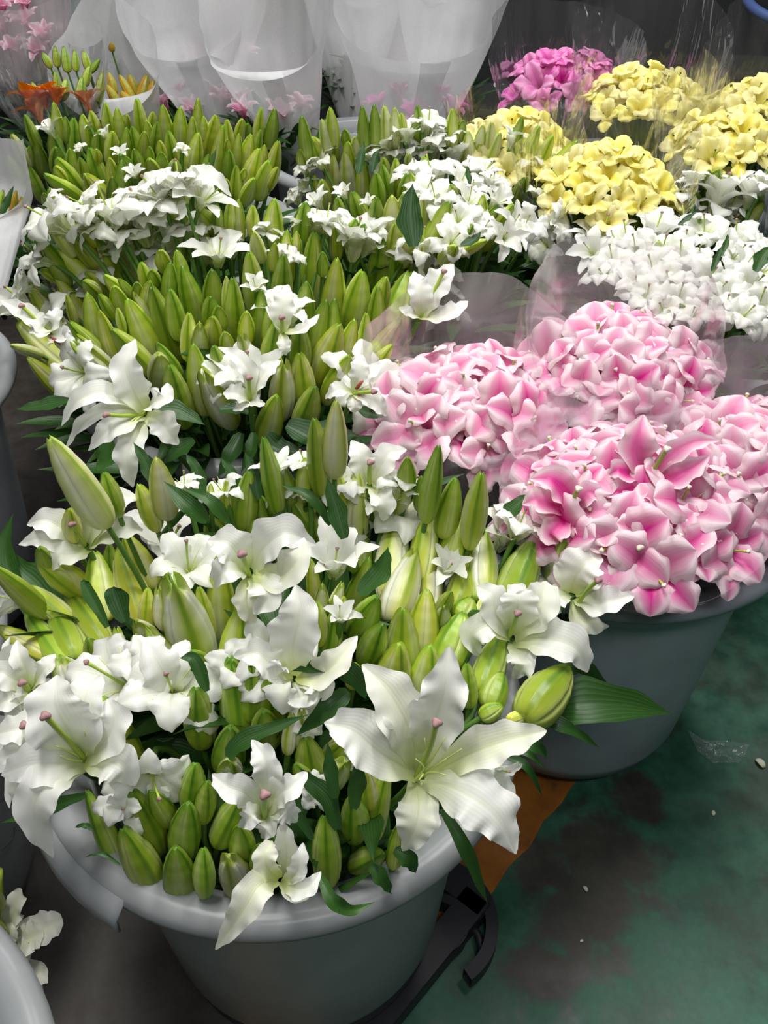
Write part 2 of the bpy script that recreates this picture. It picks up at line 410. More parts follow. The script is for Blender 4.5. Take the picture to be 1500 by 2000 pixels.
bucket('plastic_bucket', *B['b6'], 'grey bucket holding the pink lilies in clear film, beside the green floor', PL_BODY2, PL_RIM2, 0.0)
bucket('plastic_bucket', *B['b2'], 'pale bucket under the big mass of yellow-green buds, its rim behind dark leaves', PL_DARK, PL_RIM, 2.2)
bucket('plastic_bucket', *B['b3'], 'bucket hidden under the slim green buds in front of the white paper sleeves', PL_DARK, PL_RIM)
bucket('plastic_bucket', *B['b4'], 'bucket under the white lilies and buds beside the yellow lilies', PL_DARK, PL_RIM)
bucket('plastic_bucket', *B['b5'], 'bucket under the ruffled white lilies behind the pink ones', PL_DARK, PL_RIM)
bucket('plastic_bucket', *B['b7'], 'bucket under the front bunches of yellow lilies in clear film', PL_DARK, PL_RIM)
bucket('plastic_bucket', *B['b8'], 'bucket under the yellow lilies farthest right at the back', PL_DARK, PL_RIM)
bucket('plastic_bucket', *B['b9'], 'bucket behind the centre holding tall white paper sleeves', PL_DARK, PL_RIM)
bucket('plastic_bucket', *B['b10'], 'bucket in the back corner holding paper sleeves with orange buds', PL_DARK, PL_RIM)
bucket('plastic_bucket', *B['l2'], 'dark-looking bucket with a curved pale rim under the paper sleeve at the picture edge', PL_DARK, PL_RIM)
bucket('plastic_bucket', *B['l1'], 'grey-white bucket with scribbled marks beside the nearest bucket', PL_DARK, PL_RIM, s=.99)
bucket('plastic_bucket', *B['l0'], 'white bucket with a curved rim under the crumpled white gladiolus', PL_RIM, PL_RIM)

# black pallets and dollies that carry the buckets
BLK = simple('black_plastic', (.024, .024, .030), .5, noise_amt=.3, scale=30)
def slab(poly, z0, z1, bev=.006):
    n = len(poly); c = sum((Vector(p) for p in poly), Vector((0, 0)))/n
    V = []
    for z, k in ((z0, 0), (z1-bev, 0), (z1, bev)):
        for p in poly:
            q = Vector(p); d = (c-q).normalized()*k; V.append((q.x+d.x, q.y+d.y, z))
    F = [tuple(range(n))[::-1]]
    for j in range(2):
        for i in range(n):
            F.append((j*n+i, j*n+(i+1) % n, (j+1)*n+(i+1) % n, (j+1)*n+i))
    F.append(tuple(2*n+i for i in range(n))); return V, F
# base tray of the nearest bucket: outer frame bar, round ring and arms, a bent strap
t = empty('bucket_dolly', (B['b1'][0], B['b1'][1], FZ), 'black plastic dolly with a round cut-out and bent strap, under the nearest bucket', 'dolly')
ox, oy = B['b1']
def loc(px, py, z): p = at_z(px, py, z); return Vector((p.x-ox, p.y-oy))
e0, e1 = loc(962, 1762, -.006), loc(700, 2085, -.006)
dd = (e1-e0).normalized(); nn = Vector((dd.y, -dd.x)) ; nn = nn if nn.x < 0 else -nn
def bar(a, b, wd, z0=0.004, z1=.039):
    d = (b-a).normalized(); n_ = Vector((-d.y, d.x))*wd/2
    return slab([a-n_, b-n_, b+n_, a+n_], z0, z1)
V, F = bar(e0+nn*.022, e1+nn*.022, .044); link('side_rail', mesh('side_rail', V, F, BLK, smooth=False), t)
e2 = loc(880, 1700, -.006); f2 = e2+(e2-e0).normalized()*.25
V, F = bar(e0+dd*.012, f2+dd*.012, .036); link('cross_rail', mesh('cross_rail', V, F, BLK, smooth=False), t)
V, F = bar(e1+dd*.0, e1+nn*.45, .04); link('cross_rail', mesh('cross_rail', V, F, BLK, smooth=False), t)
V, F = bar(e0+nn*.42, e1+nn*.42, .04); link('side_rail', mesh('side_rail', V, F, BLK, smooth=False), t)
cc = loc(858, 1800, -.006)
V, F = lathe([(.030, .006), (.043, .006), (.043, .038), (.030, .038), (.030, .006)], 40)
link('ring', mesh('ring', V, F, BLK, smooth=False), t, Matrix.Translation((cc.x, cc.y, 0)))
V, F = lathe([(.080, .006), (.098, .006), (.098, .036), (.080, .036), (.080, .006)], 30, -1.0, 1.25, False)
link('arc_brace', mesh('arc_brace', V, F, BLK, smooth=False), t, Matrix.Translation((cc.x-.012, cc.y+.004, 0)))
sp = [(915, 1815, .012), (930, 1820, .016), (938, 1842, .014), (940, 1870, .010), (936, 1895, .008), (926, 1912, .006)]
pts = []
for a, b_, z in sp:
    q = at_z(a, b_, FZ+z); pts.append(Vector((q.x-ox, q.y-oy, z)))
V, F = tube([spline(pts, i/24) for i in range(25)], [.0055]*25, 8); link('strap', mesh('strap', V, F, BLK), t)
for a, b_ in ((e0+nn*.05, .5), (e1+nn*.1, .5), (e0+nn*.38+dd*.02, .5)):
    pass
V, F = lathe([(0, .036), (.175, .036), (.182, .040), (.182, .0445), (0, .0448)], 40)
link('support_plate', mesh('support_plate', V, F, BLK), t)
def dolly(cx, cy, label):
    t = empty('bucket_dolly', (cx, cy, FZ), label, 'dolly')
    V, F = lathe([(0, .028), (.16, .028), (.172, .032), (.172, .042), (.16, .0445), (0, .0446)], 48)
    link('support_plate', mesh('support_plate', V, F, BLK), t)
    for k in range(4):
        a = -PI/2+k*PI/2+.2
        V, F = tube([Vector((-.010, 0, 0)), Vector((.010, 0, 0))], [.014, .014], 16)
        link('caster', mesh('caster', V, F, BLK), t, Matrix.Translation((.125*math.cos(a), .125*math.sin(a), .0145)) @ Matrix.Rotation(a, 4, 'Z'))
dolly(*B['b6'], 'black dolly with small casters under the grey bucket of pink lilies')
for k, lb in (('b2', 'black dolly under the pale bucket with the most buds'), ('b3', 'black dolly under the slim green buds near the paper sleeves'), ('b4', 'black dolly under the bucket beside the yellow lilies'),
              ('b5', 'black dolly under the ruffled white lilies'), ('b7', 'black dolly under the front yellow lilies'), ('b8', 'black dolly under the yellow lilies farthest right'),
              ('b9', 'black dolly under the tall white paper sleeves'), ('b10', 'black dolly in the back corner under the orange buds'), ('l2', 'black dolly under the bucket at the picture edge'),
              ('l1', 'black dolly under the scribbled bucket'), ('l0', 'black dolly under the gladiolus bucket')):
    dolly(*B[k], lb)

# scribble on the grey-white bucket: thin pen curves on its wall
L1 = next(o for o in bpy.data.objects if o.get('label', '').startswith('grey-white bucket with scribbled'))
def on_wall(px, py, c, s=.99):
    d = ray(px, py); t = .5
    while t < 3:
        p = CO+d*t; r = lerp(.197, .226, p.z/.44)*s
        if p.z < .47 and math.hypot(p.x-c[0], p.y-c[1]) < r+.0012: return p
        t += .001
    return CO+d
INK = simple('grey_pen_ink', (.06, .06, .08), .6)
for cv in (((6, 1500), (20, 1520), (24, 1548), (14, 1572)), ((28, 1612), (26, 1634), (14, 1650), (2, 1661)), ((36, 1490), (20, 1505), (10, 1530), (16, 1560))):
    q = [on_wall(*c, B['l1'])-L1.location for c in cv]
    V, F = tube([spline(q, i/14) for i in range(15)], [.0008]*15, 5); link('pen_mark', mesh('pen_mark', V, F, INK), L1)
# litter on the floor: torn clear film, petals
def film_mat(name, milk, rough=.12, bump=.5, scale=9, col=(.95, .96, .98)):
    m, nt, out = mat(name)
    tc = N(nt, 'ShaderNodeTexCoord')
    mp = N(nt, 'ShaderNodeMapping'); mp.inputs['Scale'].default_value = (scale, scale, scale*.35); L(nt, tc.outputs['Object'], mp.inputs[0])
    n = N(nt, 'ShaderNodeTexNoise'); n.inputs['Scale'].default_value = 1.6; n.inputs['Detail'].default_value = 3; n.inputs['Distortion'].default_value = 1.6
    L(nt, mp.outputs[0], n.inputs['Vector'])
    vo = N(nt, 'ShaderNodeTexVoronoi'); vo.feature = 'DISTANCE_TO_EDGE'; vo.inputs['Scale'].default_value = 1.3
    wq = N(nt, 'ShaderNodeVectorMath'); wq.operation = 'ADD'; L(nt, mp.outputs[0], wq.inputs[0]); L(nt, n.outputs['Color'], wq.inputs[1])
    L(nt, wq.outputs[0], vo.inputs['Vector'])
    h = math_(nt, 'ADD', n.outputs[0], math_(nt, 'MULTIPLY', math_(nt, 'MINIMUM', vo.outputs[0], .25), 2.2))
    bp = N(nt, 'ShaderNodeBump'); bp.inputs['Strength'].default_value = bump; bp.inputs['Distance'].default_value = .02; L(nt, h, bp.inputs['Height'])
    gl = N(nt, 'ShaderNodeBsdfGlossy'); gl.inputs['Roughness'].default_value = rough; gl.inputs[0].default_value = (1, 1, 1, 1); L(nt, bp.outputs[0], gl.inputs['Normal'])
    df = N(nt, 'ShaderNodeBsdfDiffuse'); df.inputs[0].default_value = (*col, 1)
    tl = N(nt, 'ShaderNodeBsdfTranslucent'); tl.inputs[0].default_value = (*col, 1)
    md = N(nt, 'ShaderNodeMixShader'); md.inputs[0].default_value = .5; L(nt, df.outputs[0], md.inputs[1]); L(nt, tl.outputs[0], md.inputs[2])
    tp = N(nt, 'ShaderNodeBsdfTransparent'); tp.inputs[0].default_value = (.97, .97, .98, 1)
    m1 = N(nt, 'ShaderNodeMixShader'); L(nt, tp.outputs[0], m1.inputs[1]); L(nt, md.outputs[0], m1.inputs[2])
    L(nt, ramp(nt, n.outputs[0], [(.3, (milk*.35,)*3), (.75, (min(1, milk*1.8),)*3)]), m1.inputs[0])
    fr = N(nt, 'ShaderNodeFresnel'); fr.inputs[0].default_value = 1.45; L(nt, bp.outputs[0], fr.inputs['Normal'])
    m2 = N(nt, 'ShaderNodeMixShader'); L(nt, math_(nt, 'MINIMUM', fr.outputs[0], .38), m2.inputs[0]); L(nt, m1.outputs[0], m2.inputs[1]); L(nt, gl.outputs[0], m2.inputs[2])
    L(nt, m2.outputs[0], out.inputs[0]); return m
FILM = film_mat('clear_film', .035, .09, .40, 5)
MILKY = film_mat('milky_film', .24, .20, .14, 3, (.96, .90, .94))
def paper_mat():
    m, nt, out = mat('white_paper')
    tc = N(nt, 'ShaderNodeTexCoord'); n = N(nt, 'ShaderNodeTexNoise'); n.inputs['Scale'].default_value = 9; n.inputs['Detail'].default_value = 5
    L(nt, tc.outputs['Object'], n.inputs['Vector'])
    n2 = N(nt, 'ShaderNodeTexNoise'); n2.inputs['Scale'].default_value = 320; n2.inputs['Detail'].default_value = 2; L(nt, tc.outputs['Object'], n2.inputs['Vector'])
    bp = N(nt, 'ShaderNodeBump'); bp.inputs['Strength'].default_value = .3; bp.inputs['Distance'].default_value = .008; L(nt, n.outputs[0], bp.inputs['Height'])
    c = mixc(nt, n2.outputs[0], (.74, .74, .76), (.90, .90, .91))
    df = N(nt, 'ShaderNodeBsdfPrincipled'); L(nt, c, df.inputs['Base Color']); df.inputs['Roughness'].default_value = .65; L(nt, bp.outputs[0], df.inputs['Normal'])
    tl = N(nt, 'ShaderNodeBsdfTranslucent'); L(nt, c, tl.inputs[0])
    md = N(nt, 'ShaderNodeMixShader'); md.inputs[0].default_value = .42; L(nt, df.outputs[0], md.inputs[1]); L(nt, tl.outputs[0], md.inputs[2])
    tp = N(nt, 'ShaderNodeBsdfTransparent'); m2 = N(nt, 'ShaderNodeMixShader'); m2.inputs[0].default_value = .28
    L(nt, md.outputs[0], m2.inputs[1]); L(nt, tp.outputs[0], m2.inputs[2]); L(nt, m2.outputs[0], out.inputs[0]); return m
PAPER = paper_mat()
c3 = [at_z(*p, FZ+.002) for p in ((1340, 1432), (1362, 1470), (1392, 1492), (1440, 1496), (1452, 1480), (1462, 1456), (1420, 1454), (1370, 1448))]
cx_ = sum(c3, Vector())/8
V = [Vector((cx_.x, cx_.y, FZ+.012))]; F = []
for r_ in (.5, 1):
    for i, p in enumerate(c3):
        q = cx_.lerp(p, r_); V.append(Vector((q.x, q.y, FZ+.003+(.010 if i % 3 == 0 else .002)*r_)))
for i in range(8):
    j = (i+1) % 8; F += [(0, 1+i, 1+j), (1+i, 9+i, 9+j, 1+j)]
o = link('film_scrap', mesh('film_scrap', [v-cx_ for v in V], F, film_mat('scrap_film', .12, .2, .3, 20), smooth=False)); o.location = cx_
tag(o, 'torn scrap of clear film lying on the green floor', 'scrap')
def crumb(px, py, s, m, label, name, cat, group=None):
    p = at_z(px, py, FZ+s*.3)
    V, F, UV = strip(lambda v: Vector((s*(v-.5)*2, 0, s*.35*math.sin(v*3))), lambda v: Vector((0, 0, 1)), lambda v: s*.55*math.sin(PI*min(1, v*.9+.1))**.7, 4, 6, .5, .0, 3, int(px))
    me = mesh(name, V, F, m, UV); o = link(name, me); o.location = p; o.rotation_euler = (0, 0, px*.7)
    md = o.modifiers.new('thick', 'SOLIDIFY'); md.thickness = s*.12
    tag(o, label, cat, group)
crumb(1484, 1491, .010, M['cream'], 'small pale petal fragment on the green floor by the film scrap', 'petal_fragment', 'petal')
crumb(1393, 1588, .005, M['cream'], 'tiny cream crumb of petal on open green floor below the film scrap', 'petal_fragment', 'petal')
crumb(1143, 1736, .005, M['white'], 'tiny white fleck at the top of the brown worn patch', 'petal_fragment', 'petal')
crumb(1136, 1838, .003, M['white'], 'tiny white speck low in the brown worn patch', 'petal_fragment', 'petal')
crumb(1372, 1300, .004, M['cream'], 'tiny pale speck on the floor beside the grey bucket', 'petal_fragment', 'petal')

# ---------------------------------------------------------------- lily parts
MC = {}
def bud_mesh(kind, var):
    """unit length along +Z, unit radius"""
    key = ('bud', kind, var)
    if key in MC: return MC[key]
    rr = random.Random(var*7+3)
    nv, nu = 24, 54; V, F, UV = [], [], []
    bend = rr.uniform(-.16, .16); plump = rr.uniform(0, 1)
    xs = [0, .04, .12, .25, .42, .60, .78, .90, .96, 1.0]
    a = [.40, .55, .74, .92, 1.0, .92, .68, .46, .32, .13]
    b = [.50, .74, .92, 1.0, .98, .87, .65, .44, .31, .13]
    split = .07 if kind == 'o' else .018
    for j in range(nv+1):
        v = j/nv; r = lerp(tab(xs, a, v), tab(xs, b, v), plump)
        for i in range(nu+1):
            th = 2*PI*i/nu; u3 = (i/nu*3) % 1.0; d = abs(u3-.5)
            ribs = .055*math.cos(3*th+PI)*(-1)*0 + (.10*math.exp(-(d/.14)**2)-.075*math.exp(-(d/.03)**2)-.13*math.exp(-((.5-d)/.045)**2))*ss(0, .15, v)
            k = r*(1+ribs*(1 if v < .93 else .4))
            lump = 1+.035*noise.noise(Vector((math.cos(th)*1.5+var*9, math.sin(th)*1.5, v*3)))
            z = v+ss(.86, 1, v)*split*(1-2*min(1, d/.33))*1.0
            if kind == 'o' and v > .8: k *= 1+.35*ss(.8, 1, v)*(1 if d < .3 else .2)
            V.append((k*lump*math.cos(th)+bend*2.4*(v*v)*(.5), k*lump*math.sin(th), z)); UV.append((i/nu, v))
    for j in range(nv):
        for i in range(nu):
            p = j*(nu+1)+i; F.append((p, p+1, p+nu+2, p+nu+1))
    F.append(tuple(nv*(nu+1)+i for i in range(nu)))
    F.append(tuple(range(nu))[::-1])
    MC[key] = mesh('bud', V, F, M['b'+{'g': 'g', 'y': 'y', 'p': 'p', 'o': 'o', 'r': 'orange'}[kind]], UV)
    return MC[key]
def stem_mesh(p0, p1, r0=.0028, r1=.0034, mid=None, m=None):
    mid = mid or (p0+p1)/2
    n = 6; pts = [bez([p0, mid, p1], i/n) for i in range(n+1)]
    V, F = tube(pts, [lerp(r0, r1, i/n) for i in range(n+1)], 6, False); return mesh('stem', V, F, m or M['stem'])
def leaf_mesh(var, m='leaf'):
    key = ('leaf', var, m)
    if key in MC: return MC[key]
    rr = random.Random(var+50); b = rr.uniform(.1, .55); tw = rr.uniform(-.4, .4)
    wd = rr.uniform(.10, .15)
    pth = lambda v: Vector((b*v*v, tw*.3*v*v, v*(1-.25*b*v)))
    V, F, UV = strip(pth, lambda v: Vector((-1, tw*v, .1)), lambda v: wd*tab([0, .15, .45, .75, 1], [.35, .75, 1, .62, .0], v), 6, 12, -.35 if var % 2 else .4, .006, 1.5, var)
    MC[key] = mesh('leaf', V, F, M[m], UV); return MC[key]
PK = {  # outer angles (base, mid, tip), inner angles, half widths, ruffle, cup
 'open':  ((8, 62, 112), (8, 52, 104), (.165, .235), .022, .30),
 'half':  ((6, 34, 100), (6, 28, 84), (.17, .24), .030, .36),
 'ruff':  ((8, 52, 175), (8, 40, 150), (.20, .28), .075, .10),
 'cup':   ((12, 44, 112), (8, 28, 96), (.25, .31), .040, .42),
}
def petal_mesh(kind, inner, var, m, hi=False):
    key = ('petal', kind, inner, var, m, hi)
    if key in MC: return MC[key]
    rr = random.Random(hash((kind, inner, var)) % 9999 if False else (len(kind)*31+var*17+int(inner)*5))
    a0, a1, a2 = PK[kind][1 if inner else 0]; a1 += rr.uniform(-10, 14); a2 += rr.uniform(-28, 26)
    hw = PK[kind][2][1 if inner else 0]*rr.uniform(.9, 1.1); rf = PK[kind][3]*rr.uniform(.7, 1.3)*(1 if inner else .6); cup = PK[kind][4]
    pts = [Vector((.02, 0, 0))]; n = 40; yaw = rr.uniform(-.25, .25)
    for i in range(n):
        v = (i+.5)/n; a = math.radians(tab([0, .42, 1], [a0, a1, a2], v)); st = 1.0/n
        pts.append(pts[-1]+Vector((math.sin(a)*st, yaw*v*st, math.cos(a)*st)))
    P = lambda v: pts[min(n, int(v*n))].lerp(pts[min(n, int(v*n)+1)], v*n-int(v*n))
    def nr(v):
        a = math.radians(tab([0, .42, 1], [a0, a1, a2], v)); return Vector((-math.cos(a), 0, math.sin(a)))
    W = (lambda v: hw*tab([0, .12, .5, .76, .92, .98, 1], [.30, .50, .96, 1, .66, .34, .05], v)) if kind == 'cup' else (lambda v: hw*tab([0, .12, .45, .68, .87, .96, 1], [.30, .50, 1, .90, .52, .24, .03], v))
    V, F, UV = strip(P, nr, W, 10 if not hi else 12, 18 if not hi else 26, cup, rf, rr.uniform(2.2, 3.6), var+7, .05, .5 if kind == 'cup' else .3 if kind == 'ruff' else 0, .01 if kind == 'cup' else .05)
    MC[key] = mesh('petal', V, F, M[m], UV); return MC[key]
def pistil_meshes(sm='stigma'):
    if ('pis', sm) in MC: return MC[('pis', sm)]
    pts = [Vector((.02*v*v*4, 0, v*.78)) for v in [i/10 for i in range(11)]]
    V, F = tube(pts, [.022]+[.016]*8+[.019, .024], 8); a = mesh('pistil', V, F, M['pistil'])
    V, F = [], []
    for j in range(7):
        ph = PI*j/6
        for i in range(12):
            th = 2*PI*i/12; r = .034*math.sin(ph)*(1+.22*math.cos(3*th)); V.append((.08+r*math.cos(th), r*math.sin(th), .80-.030*math.cos(ph)))
    for j in range(6):
        for i in range(12): F.append((j*12+i, j*12+(i+1) % 12, (j+1)*12+(i+1) % 12, (j+1)*12+i))
    b = mesh('stigma', V, F, M[sm]); MC[('pis', sm)] = (a, b); return a, b
def stamen_mesh():
    if 'sta' in MC: return MC['sta']
    pts = [Vector((.02+.26*v*v, 0, v*.52)) for v in [i/8 for i in range(9)]]
    V, F = tube(pts, [.011-.008*i/8 for i in range(9)], 6); MC['sta'] = mesh('stamen', V, F, M['filament']); return MC['sta']

def keep_in(P, px, py, dome, zmin=.527):
    """heads near the edge of a bucket lie over its rim, not through it"""
    if P.z < zmin and math.hypot(P.x-dome.cx, P.y-dome.cy) > .17:
        return CO+ray(px, py)*((zmin-CAM_H)/ray(px, py).z)
    return P
RECS = []      # everything placed that still needs its label: (object, bucket key, kind, px, py, words)
def place_bud(dome, tx, ty, bx, by, wpx, kind, bucket, lift=0.0, leaf=0, name='lily_bud', cat='lily bud', maxl=4.6):
    COVER.append((tx, ty, bx, by, wpx*.55))
    bx, by = tx+(bx-tx)*1.25, ty+(by-ty)*1.25
    T = dome.hit(tx, ty, lift); dep = depth_of(T)
    w3 = wpx*1.14*dep/FPX/2
    d = ray(bx, by)
    tc = (T-CO).dot(d); clo = (CO+d*tc-T).length
    vis = clo
    Ln = max(vis*1.06, min(max(vis*1.35, w3*2*2.9), w3*2*maxl))
    Bp = CO+d*(tc+math.sqrt(max(0, Ln*Ln-clo*clo)))
    ax = (T-Bp)
    T = keep_in(T, tx, ty, dome)
    if Bp.y > dome.cy-.13: Bp = keep_in(Bp, bx, by, dome)
    ax = T-Bp
    rt = empty(name, Bp)
    var = R.randrange(5)
    k = kind
    m4 = basis(ax, Vector((math.cos(tx*1.7+ty), math.sin(tx*1.7+ty), .3))) @ Matrix.Diagonal((w3*.97, w3*.97, ax.length, 1))
    me = bud_mesh(k, var)
    link('bud', me, rt, m4)
    ctr = Vector((dome.cx, dome.cy, .30)); foot = Vector((lerp(ctr.x, Bp.x, .45), lerp(ctr.y, Bp.y, .45), max(.20, Bp.z-.30)))
    mid = Bp-ax.normalized()*.09
    sm = stem_mesh(Vector((0, 0, 0))+ax.normalized()*.006, foot-Bp, .0030, .0036, mid-Bp)
    link('stem', sm, rt)
    for q in range(leaf):
        lm = leaf_mesh(R.randrange(8)); ln = R.uniform(.05, .095)
        a = R.uniform(0, 2*PI)
        dirn = (ax.normalized()*.9+Vector((math.cos(a), math.sin(a), 0.0))*.75).normalized()
        link('leaf', lm, rt, Matrix.Translation(-ax.normalized()*.012) @ basis(dirn, Vector((math.cos(a), math.sin(a), -.2))) @ Matrix.Scale(ln, 4))
    RECS.append((rt, bucket, 'bud', kind, tx, ty, (tx-bx, ty-by, wpx, vis)))
    return rt
def flower(P, axis, size, kind, mname, bucket, px, py, name, cat, foot=None, spin=None, sm='stigma', stam=True, leafn=0, sizes=None, miss=()):
    """size: petal length in metres"""
    rt = empty(name, P)
    b = basis(axis, Vector((math.cos(px*.37), math.sin(py*.53), .4)))
    sp = spin if spin is not None else R.uniform(0, 6.28)
    for i in range(6):
        if i in miss: continue
        inner = i % 2
        me = petal_mesh(kind, inner, R.randrange(5), mname)
        sc = size*(1.0 if inner else 1.03)*R.uniform(.92, 1.08)
        tilt = R.uniform(-.10, .10) if kind != 'ruff' else R.uniform(-.35, .3)
        m4 = b @ Matrix.Rotation(sp+i*PI/3+R.uniform(-.12, .12), 4, 'Z') @ Matrix.Rotation(tilt, 4, 'Y') @ Matrix.Scale(sc, 4) @ Matrix.Translation((.0 if inner else .012, 0, -.01*(1-inner)))
        link('petal', me, rt, m4)
    if sm:
        a, s_ = pistil_meshes(sm)
        pm = b @ Matrix.Rotation(R.uniform(0, 6.28), 4, 'Z') @ Matrix.Rotation(R.uniform(0, .25), 4, 'Y') @ Matrix.Scale(size*.95, 4)
        po = link('pistil', a, rt, pm); link('stigma', s_, po)
    if stam:
        for i in range(6):
            link('stamen', stamen_mesh(), rt, b @ Matrix.Rotation(sp+.4+i*PI/3, 4, 'Z') @ Matrix.Scale(size*R.uniform(.85, 1.1), 4))
    if foot is not None:
        an = axis.normalized()
        sm_ = stem_mesh(an*.004, foot-P, .0034, .0036, -an*.08); link('stem', sm_, rt)
    if kind: RECS.append((rt, bucket, 'flower', kind, px, py, (0, 0, size, 0)))
    return rt
def cam_axis(ax, ay, az):
    return (RT*ax+UP*ay-FW*az).normalized()
def lily_at(dome, px, py, span, kind, bucket, ax=None, ay=None, az=.7, lift=-.012, mname='white', name='white_lily', cat='lily', **k):
    COVER.append((px, py, px, py, span*.30))
    P = keep_in(dome.hit(px, py, lift), px, py, dome, .545); dep = depth_of(P)
    out = Vector((P.x-dome.cx, P.y-dome.cy, .18)).normalized()
    axis = cam_axis(ax, ay, az) if ax is not None else (out*.8+Vector((0, 0, .6))-FW*.35+Vector((R.uniform(-.3, .3), R.uniform(-.3, .3), 0))).normalized()
    size = span*dep/FPX*(.78 if kind == 'open' else .92 if kind == 'half' else 1.08)
    P = P-axis*size*.35
    foot = Vector((lerp(dome.cx, P.x, .45), lerp(dome.cy, P.y, .45), max(.2, P.z-.3)))
    return flower(P, axis, size, kind, mname, bucket, px, py, name, cat, foot, **k)

def hero(name, label, cat, C0, petals, pist=None, stam=None, mname='white', foot=None, bucket=None, group=None, sm='stigma', leaves=()):
    """an open flower with every petal laid out in space.
    C0 = (px, py, depth); petals = list of (controls [(px, py, ddepth)...], width px, ruffle, cup, material)"""
    P0 = at_depth(*C0); dep = C0[2]
    for ctl, wpx, *_ in petals: COVER.append((ctl[0][0], ctl[0][1], ctl[-1][0], ctl[-1][1], wpx*.4))
    rt = empty(name, P0, label, cat, group)
    for k, (ctl, wpx, rf, cup, mn) in enumerate(petals):
        pts = [at_depth(x, y, dep+dd)-P0 for x, y, dd in ctl]
        axis = -FW
        hw = wpx*dep/FPX/2
        P = lambda v, pts=pts: spline(pts, v)
        n_up = (Vector((0, 0, .75))-FW*.8).normalized()
        W = lambda v, hw=hw: hw*.92*tab([0, .12, .40, .66, .85, .95, 1], [.32, .54, 1, .84, .45, .20, .02], v)
        V, F, UV = strip(P, lambda v: n_up, W, 14, 30, cup, rf*hw, 3.2, k*3+int(C0[0]), .05)
        link('petal', mesh('petal', V, F, M[mn or mname], UV), rt)
    if pist:
        pts = [at_depth(x, y, dep+dd)-P0 for x, y, dd in pist]
        n = 14; V, F = tube([spline(pts, i/n) for i in range(n+1)], [.0024]*(n-1)+[.0026, .0030], 8)
        po = link('pistil', mesh('pistil', V, F, M['pistil']), rt)
        a, s_ = pistil_meshes(sm)
        tip = pts[-1]; sz = .0044
        V, F = [], []
        for j in range(9):
            ph = PI*j/8
            for i in range(18):
                th = 2*PI*i/18; r = sz*math.sin(ph)*(1+.2*math.cos(3*th)); V.append((tip.x+r*math.cos(th), tip.y+r*math.sin(th), tip.z-sz*.75*math.cos(ph)))
        for j in range(8):
            for i in range(18): F.append((j*18+i, j*18+(i+1) % 18, (j+1)*18+(i+1) % 18, (j+1)*18+i))
        link('stigma', mesh('stigma', V, F, M[sm]), po)
    for st in (stam or ()):
        pts = [at_depth(x, y, dep+dd)-P0 for x, y, dd in st]
        n = 10; V, F = tube([spline(pts, i/n) for i in range(n+1)], [.0016-.0012*i/n for i in range(n+1)], 6)
        link('stamen', mesh('stamen', V, F, M['filament']), rt)
    if foot is not None:
        link('stem', stem_mesh(Vector((0, 0, 0)), foot-P0, .0036, .004, (foot-P0)*.4+Vector((0, 0, -.03))), rt)
    for lf in leaves: add_leaf(rt, *lf)
    return rt
def add_leaf(rt, ctl, wpx, cup=.3, m='leaf', nup=None):
    """ctl = [(px, py, depth)...] absolute"""
    P0 = rt.location
    pts = [at_depth(*c)-P0 for c in ctl]; dep = ctl[len(ctl)//2][2]; hw = wpx*dep/FPX/2
    n_up = nup or (Vector((0, 0, .9))-FW*.6).normalized()
    V, F, UV = strip(lambda v: spline(pts, v), lambda v: n_up, lambda v: hw*tab([0, .1, .4, .75, 1], [.35, .66, 1, .58, .0], v), 8, 20, cup, .0008, 2, int(ctl[0][0]))
    return link('leaf', mesh('leaf', V, F, M[m], UV), rt)
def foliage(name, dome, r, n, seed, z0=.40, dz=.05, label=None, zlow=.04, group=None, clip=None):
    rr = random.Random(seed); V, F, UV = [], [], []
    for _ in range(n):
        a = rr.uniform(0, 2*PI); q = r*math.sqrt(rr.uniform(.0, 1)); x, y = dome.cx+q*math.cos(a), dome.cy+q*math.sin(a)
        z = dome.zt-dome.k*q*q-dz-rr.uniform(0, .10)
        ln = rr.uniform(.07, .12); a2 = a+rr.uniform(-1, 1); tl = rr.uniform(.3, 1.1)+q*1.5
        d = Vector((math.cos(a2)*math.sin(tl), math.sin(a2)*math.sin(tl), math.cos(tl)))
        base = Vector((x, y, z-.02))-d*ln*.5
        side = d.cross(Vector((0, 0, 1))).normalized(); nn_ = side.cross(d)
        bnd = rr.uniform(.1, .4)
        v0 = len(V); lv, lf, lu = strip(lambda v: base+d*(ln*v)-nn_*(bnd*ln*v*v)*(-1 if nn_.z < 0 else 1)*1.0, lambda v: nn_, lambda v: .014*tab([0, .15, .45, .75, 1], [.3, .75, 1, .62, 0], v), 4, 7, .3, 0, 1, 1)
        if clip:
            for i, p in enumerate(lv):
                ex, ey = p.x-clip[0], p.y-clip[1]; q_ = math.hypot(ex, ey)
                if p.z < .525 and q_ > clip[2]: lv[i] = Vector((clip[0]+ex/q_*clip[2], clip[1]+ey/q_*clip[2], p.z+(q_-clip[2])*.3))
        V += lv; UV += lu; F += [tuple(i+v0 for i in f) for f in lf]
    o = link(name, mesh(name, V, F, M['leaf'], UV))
    return tag(o, label, 'foliage', group, kind='stuff')

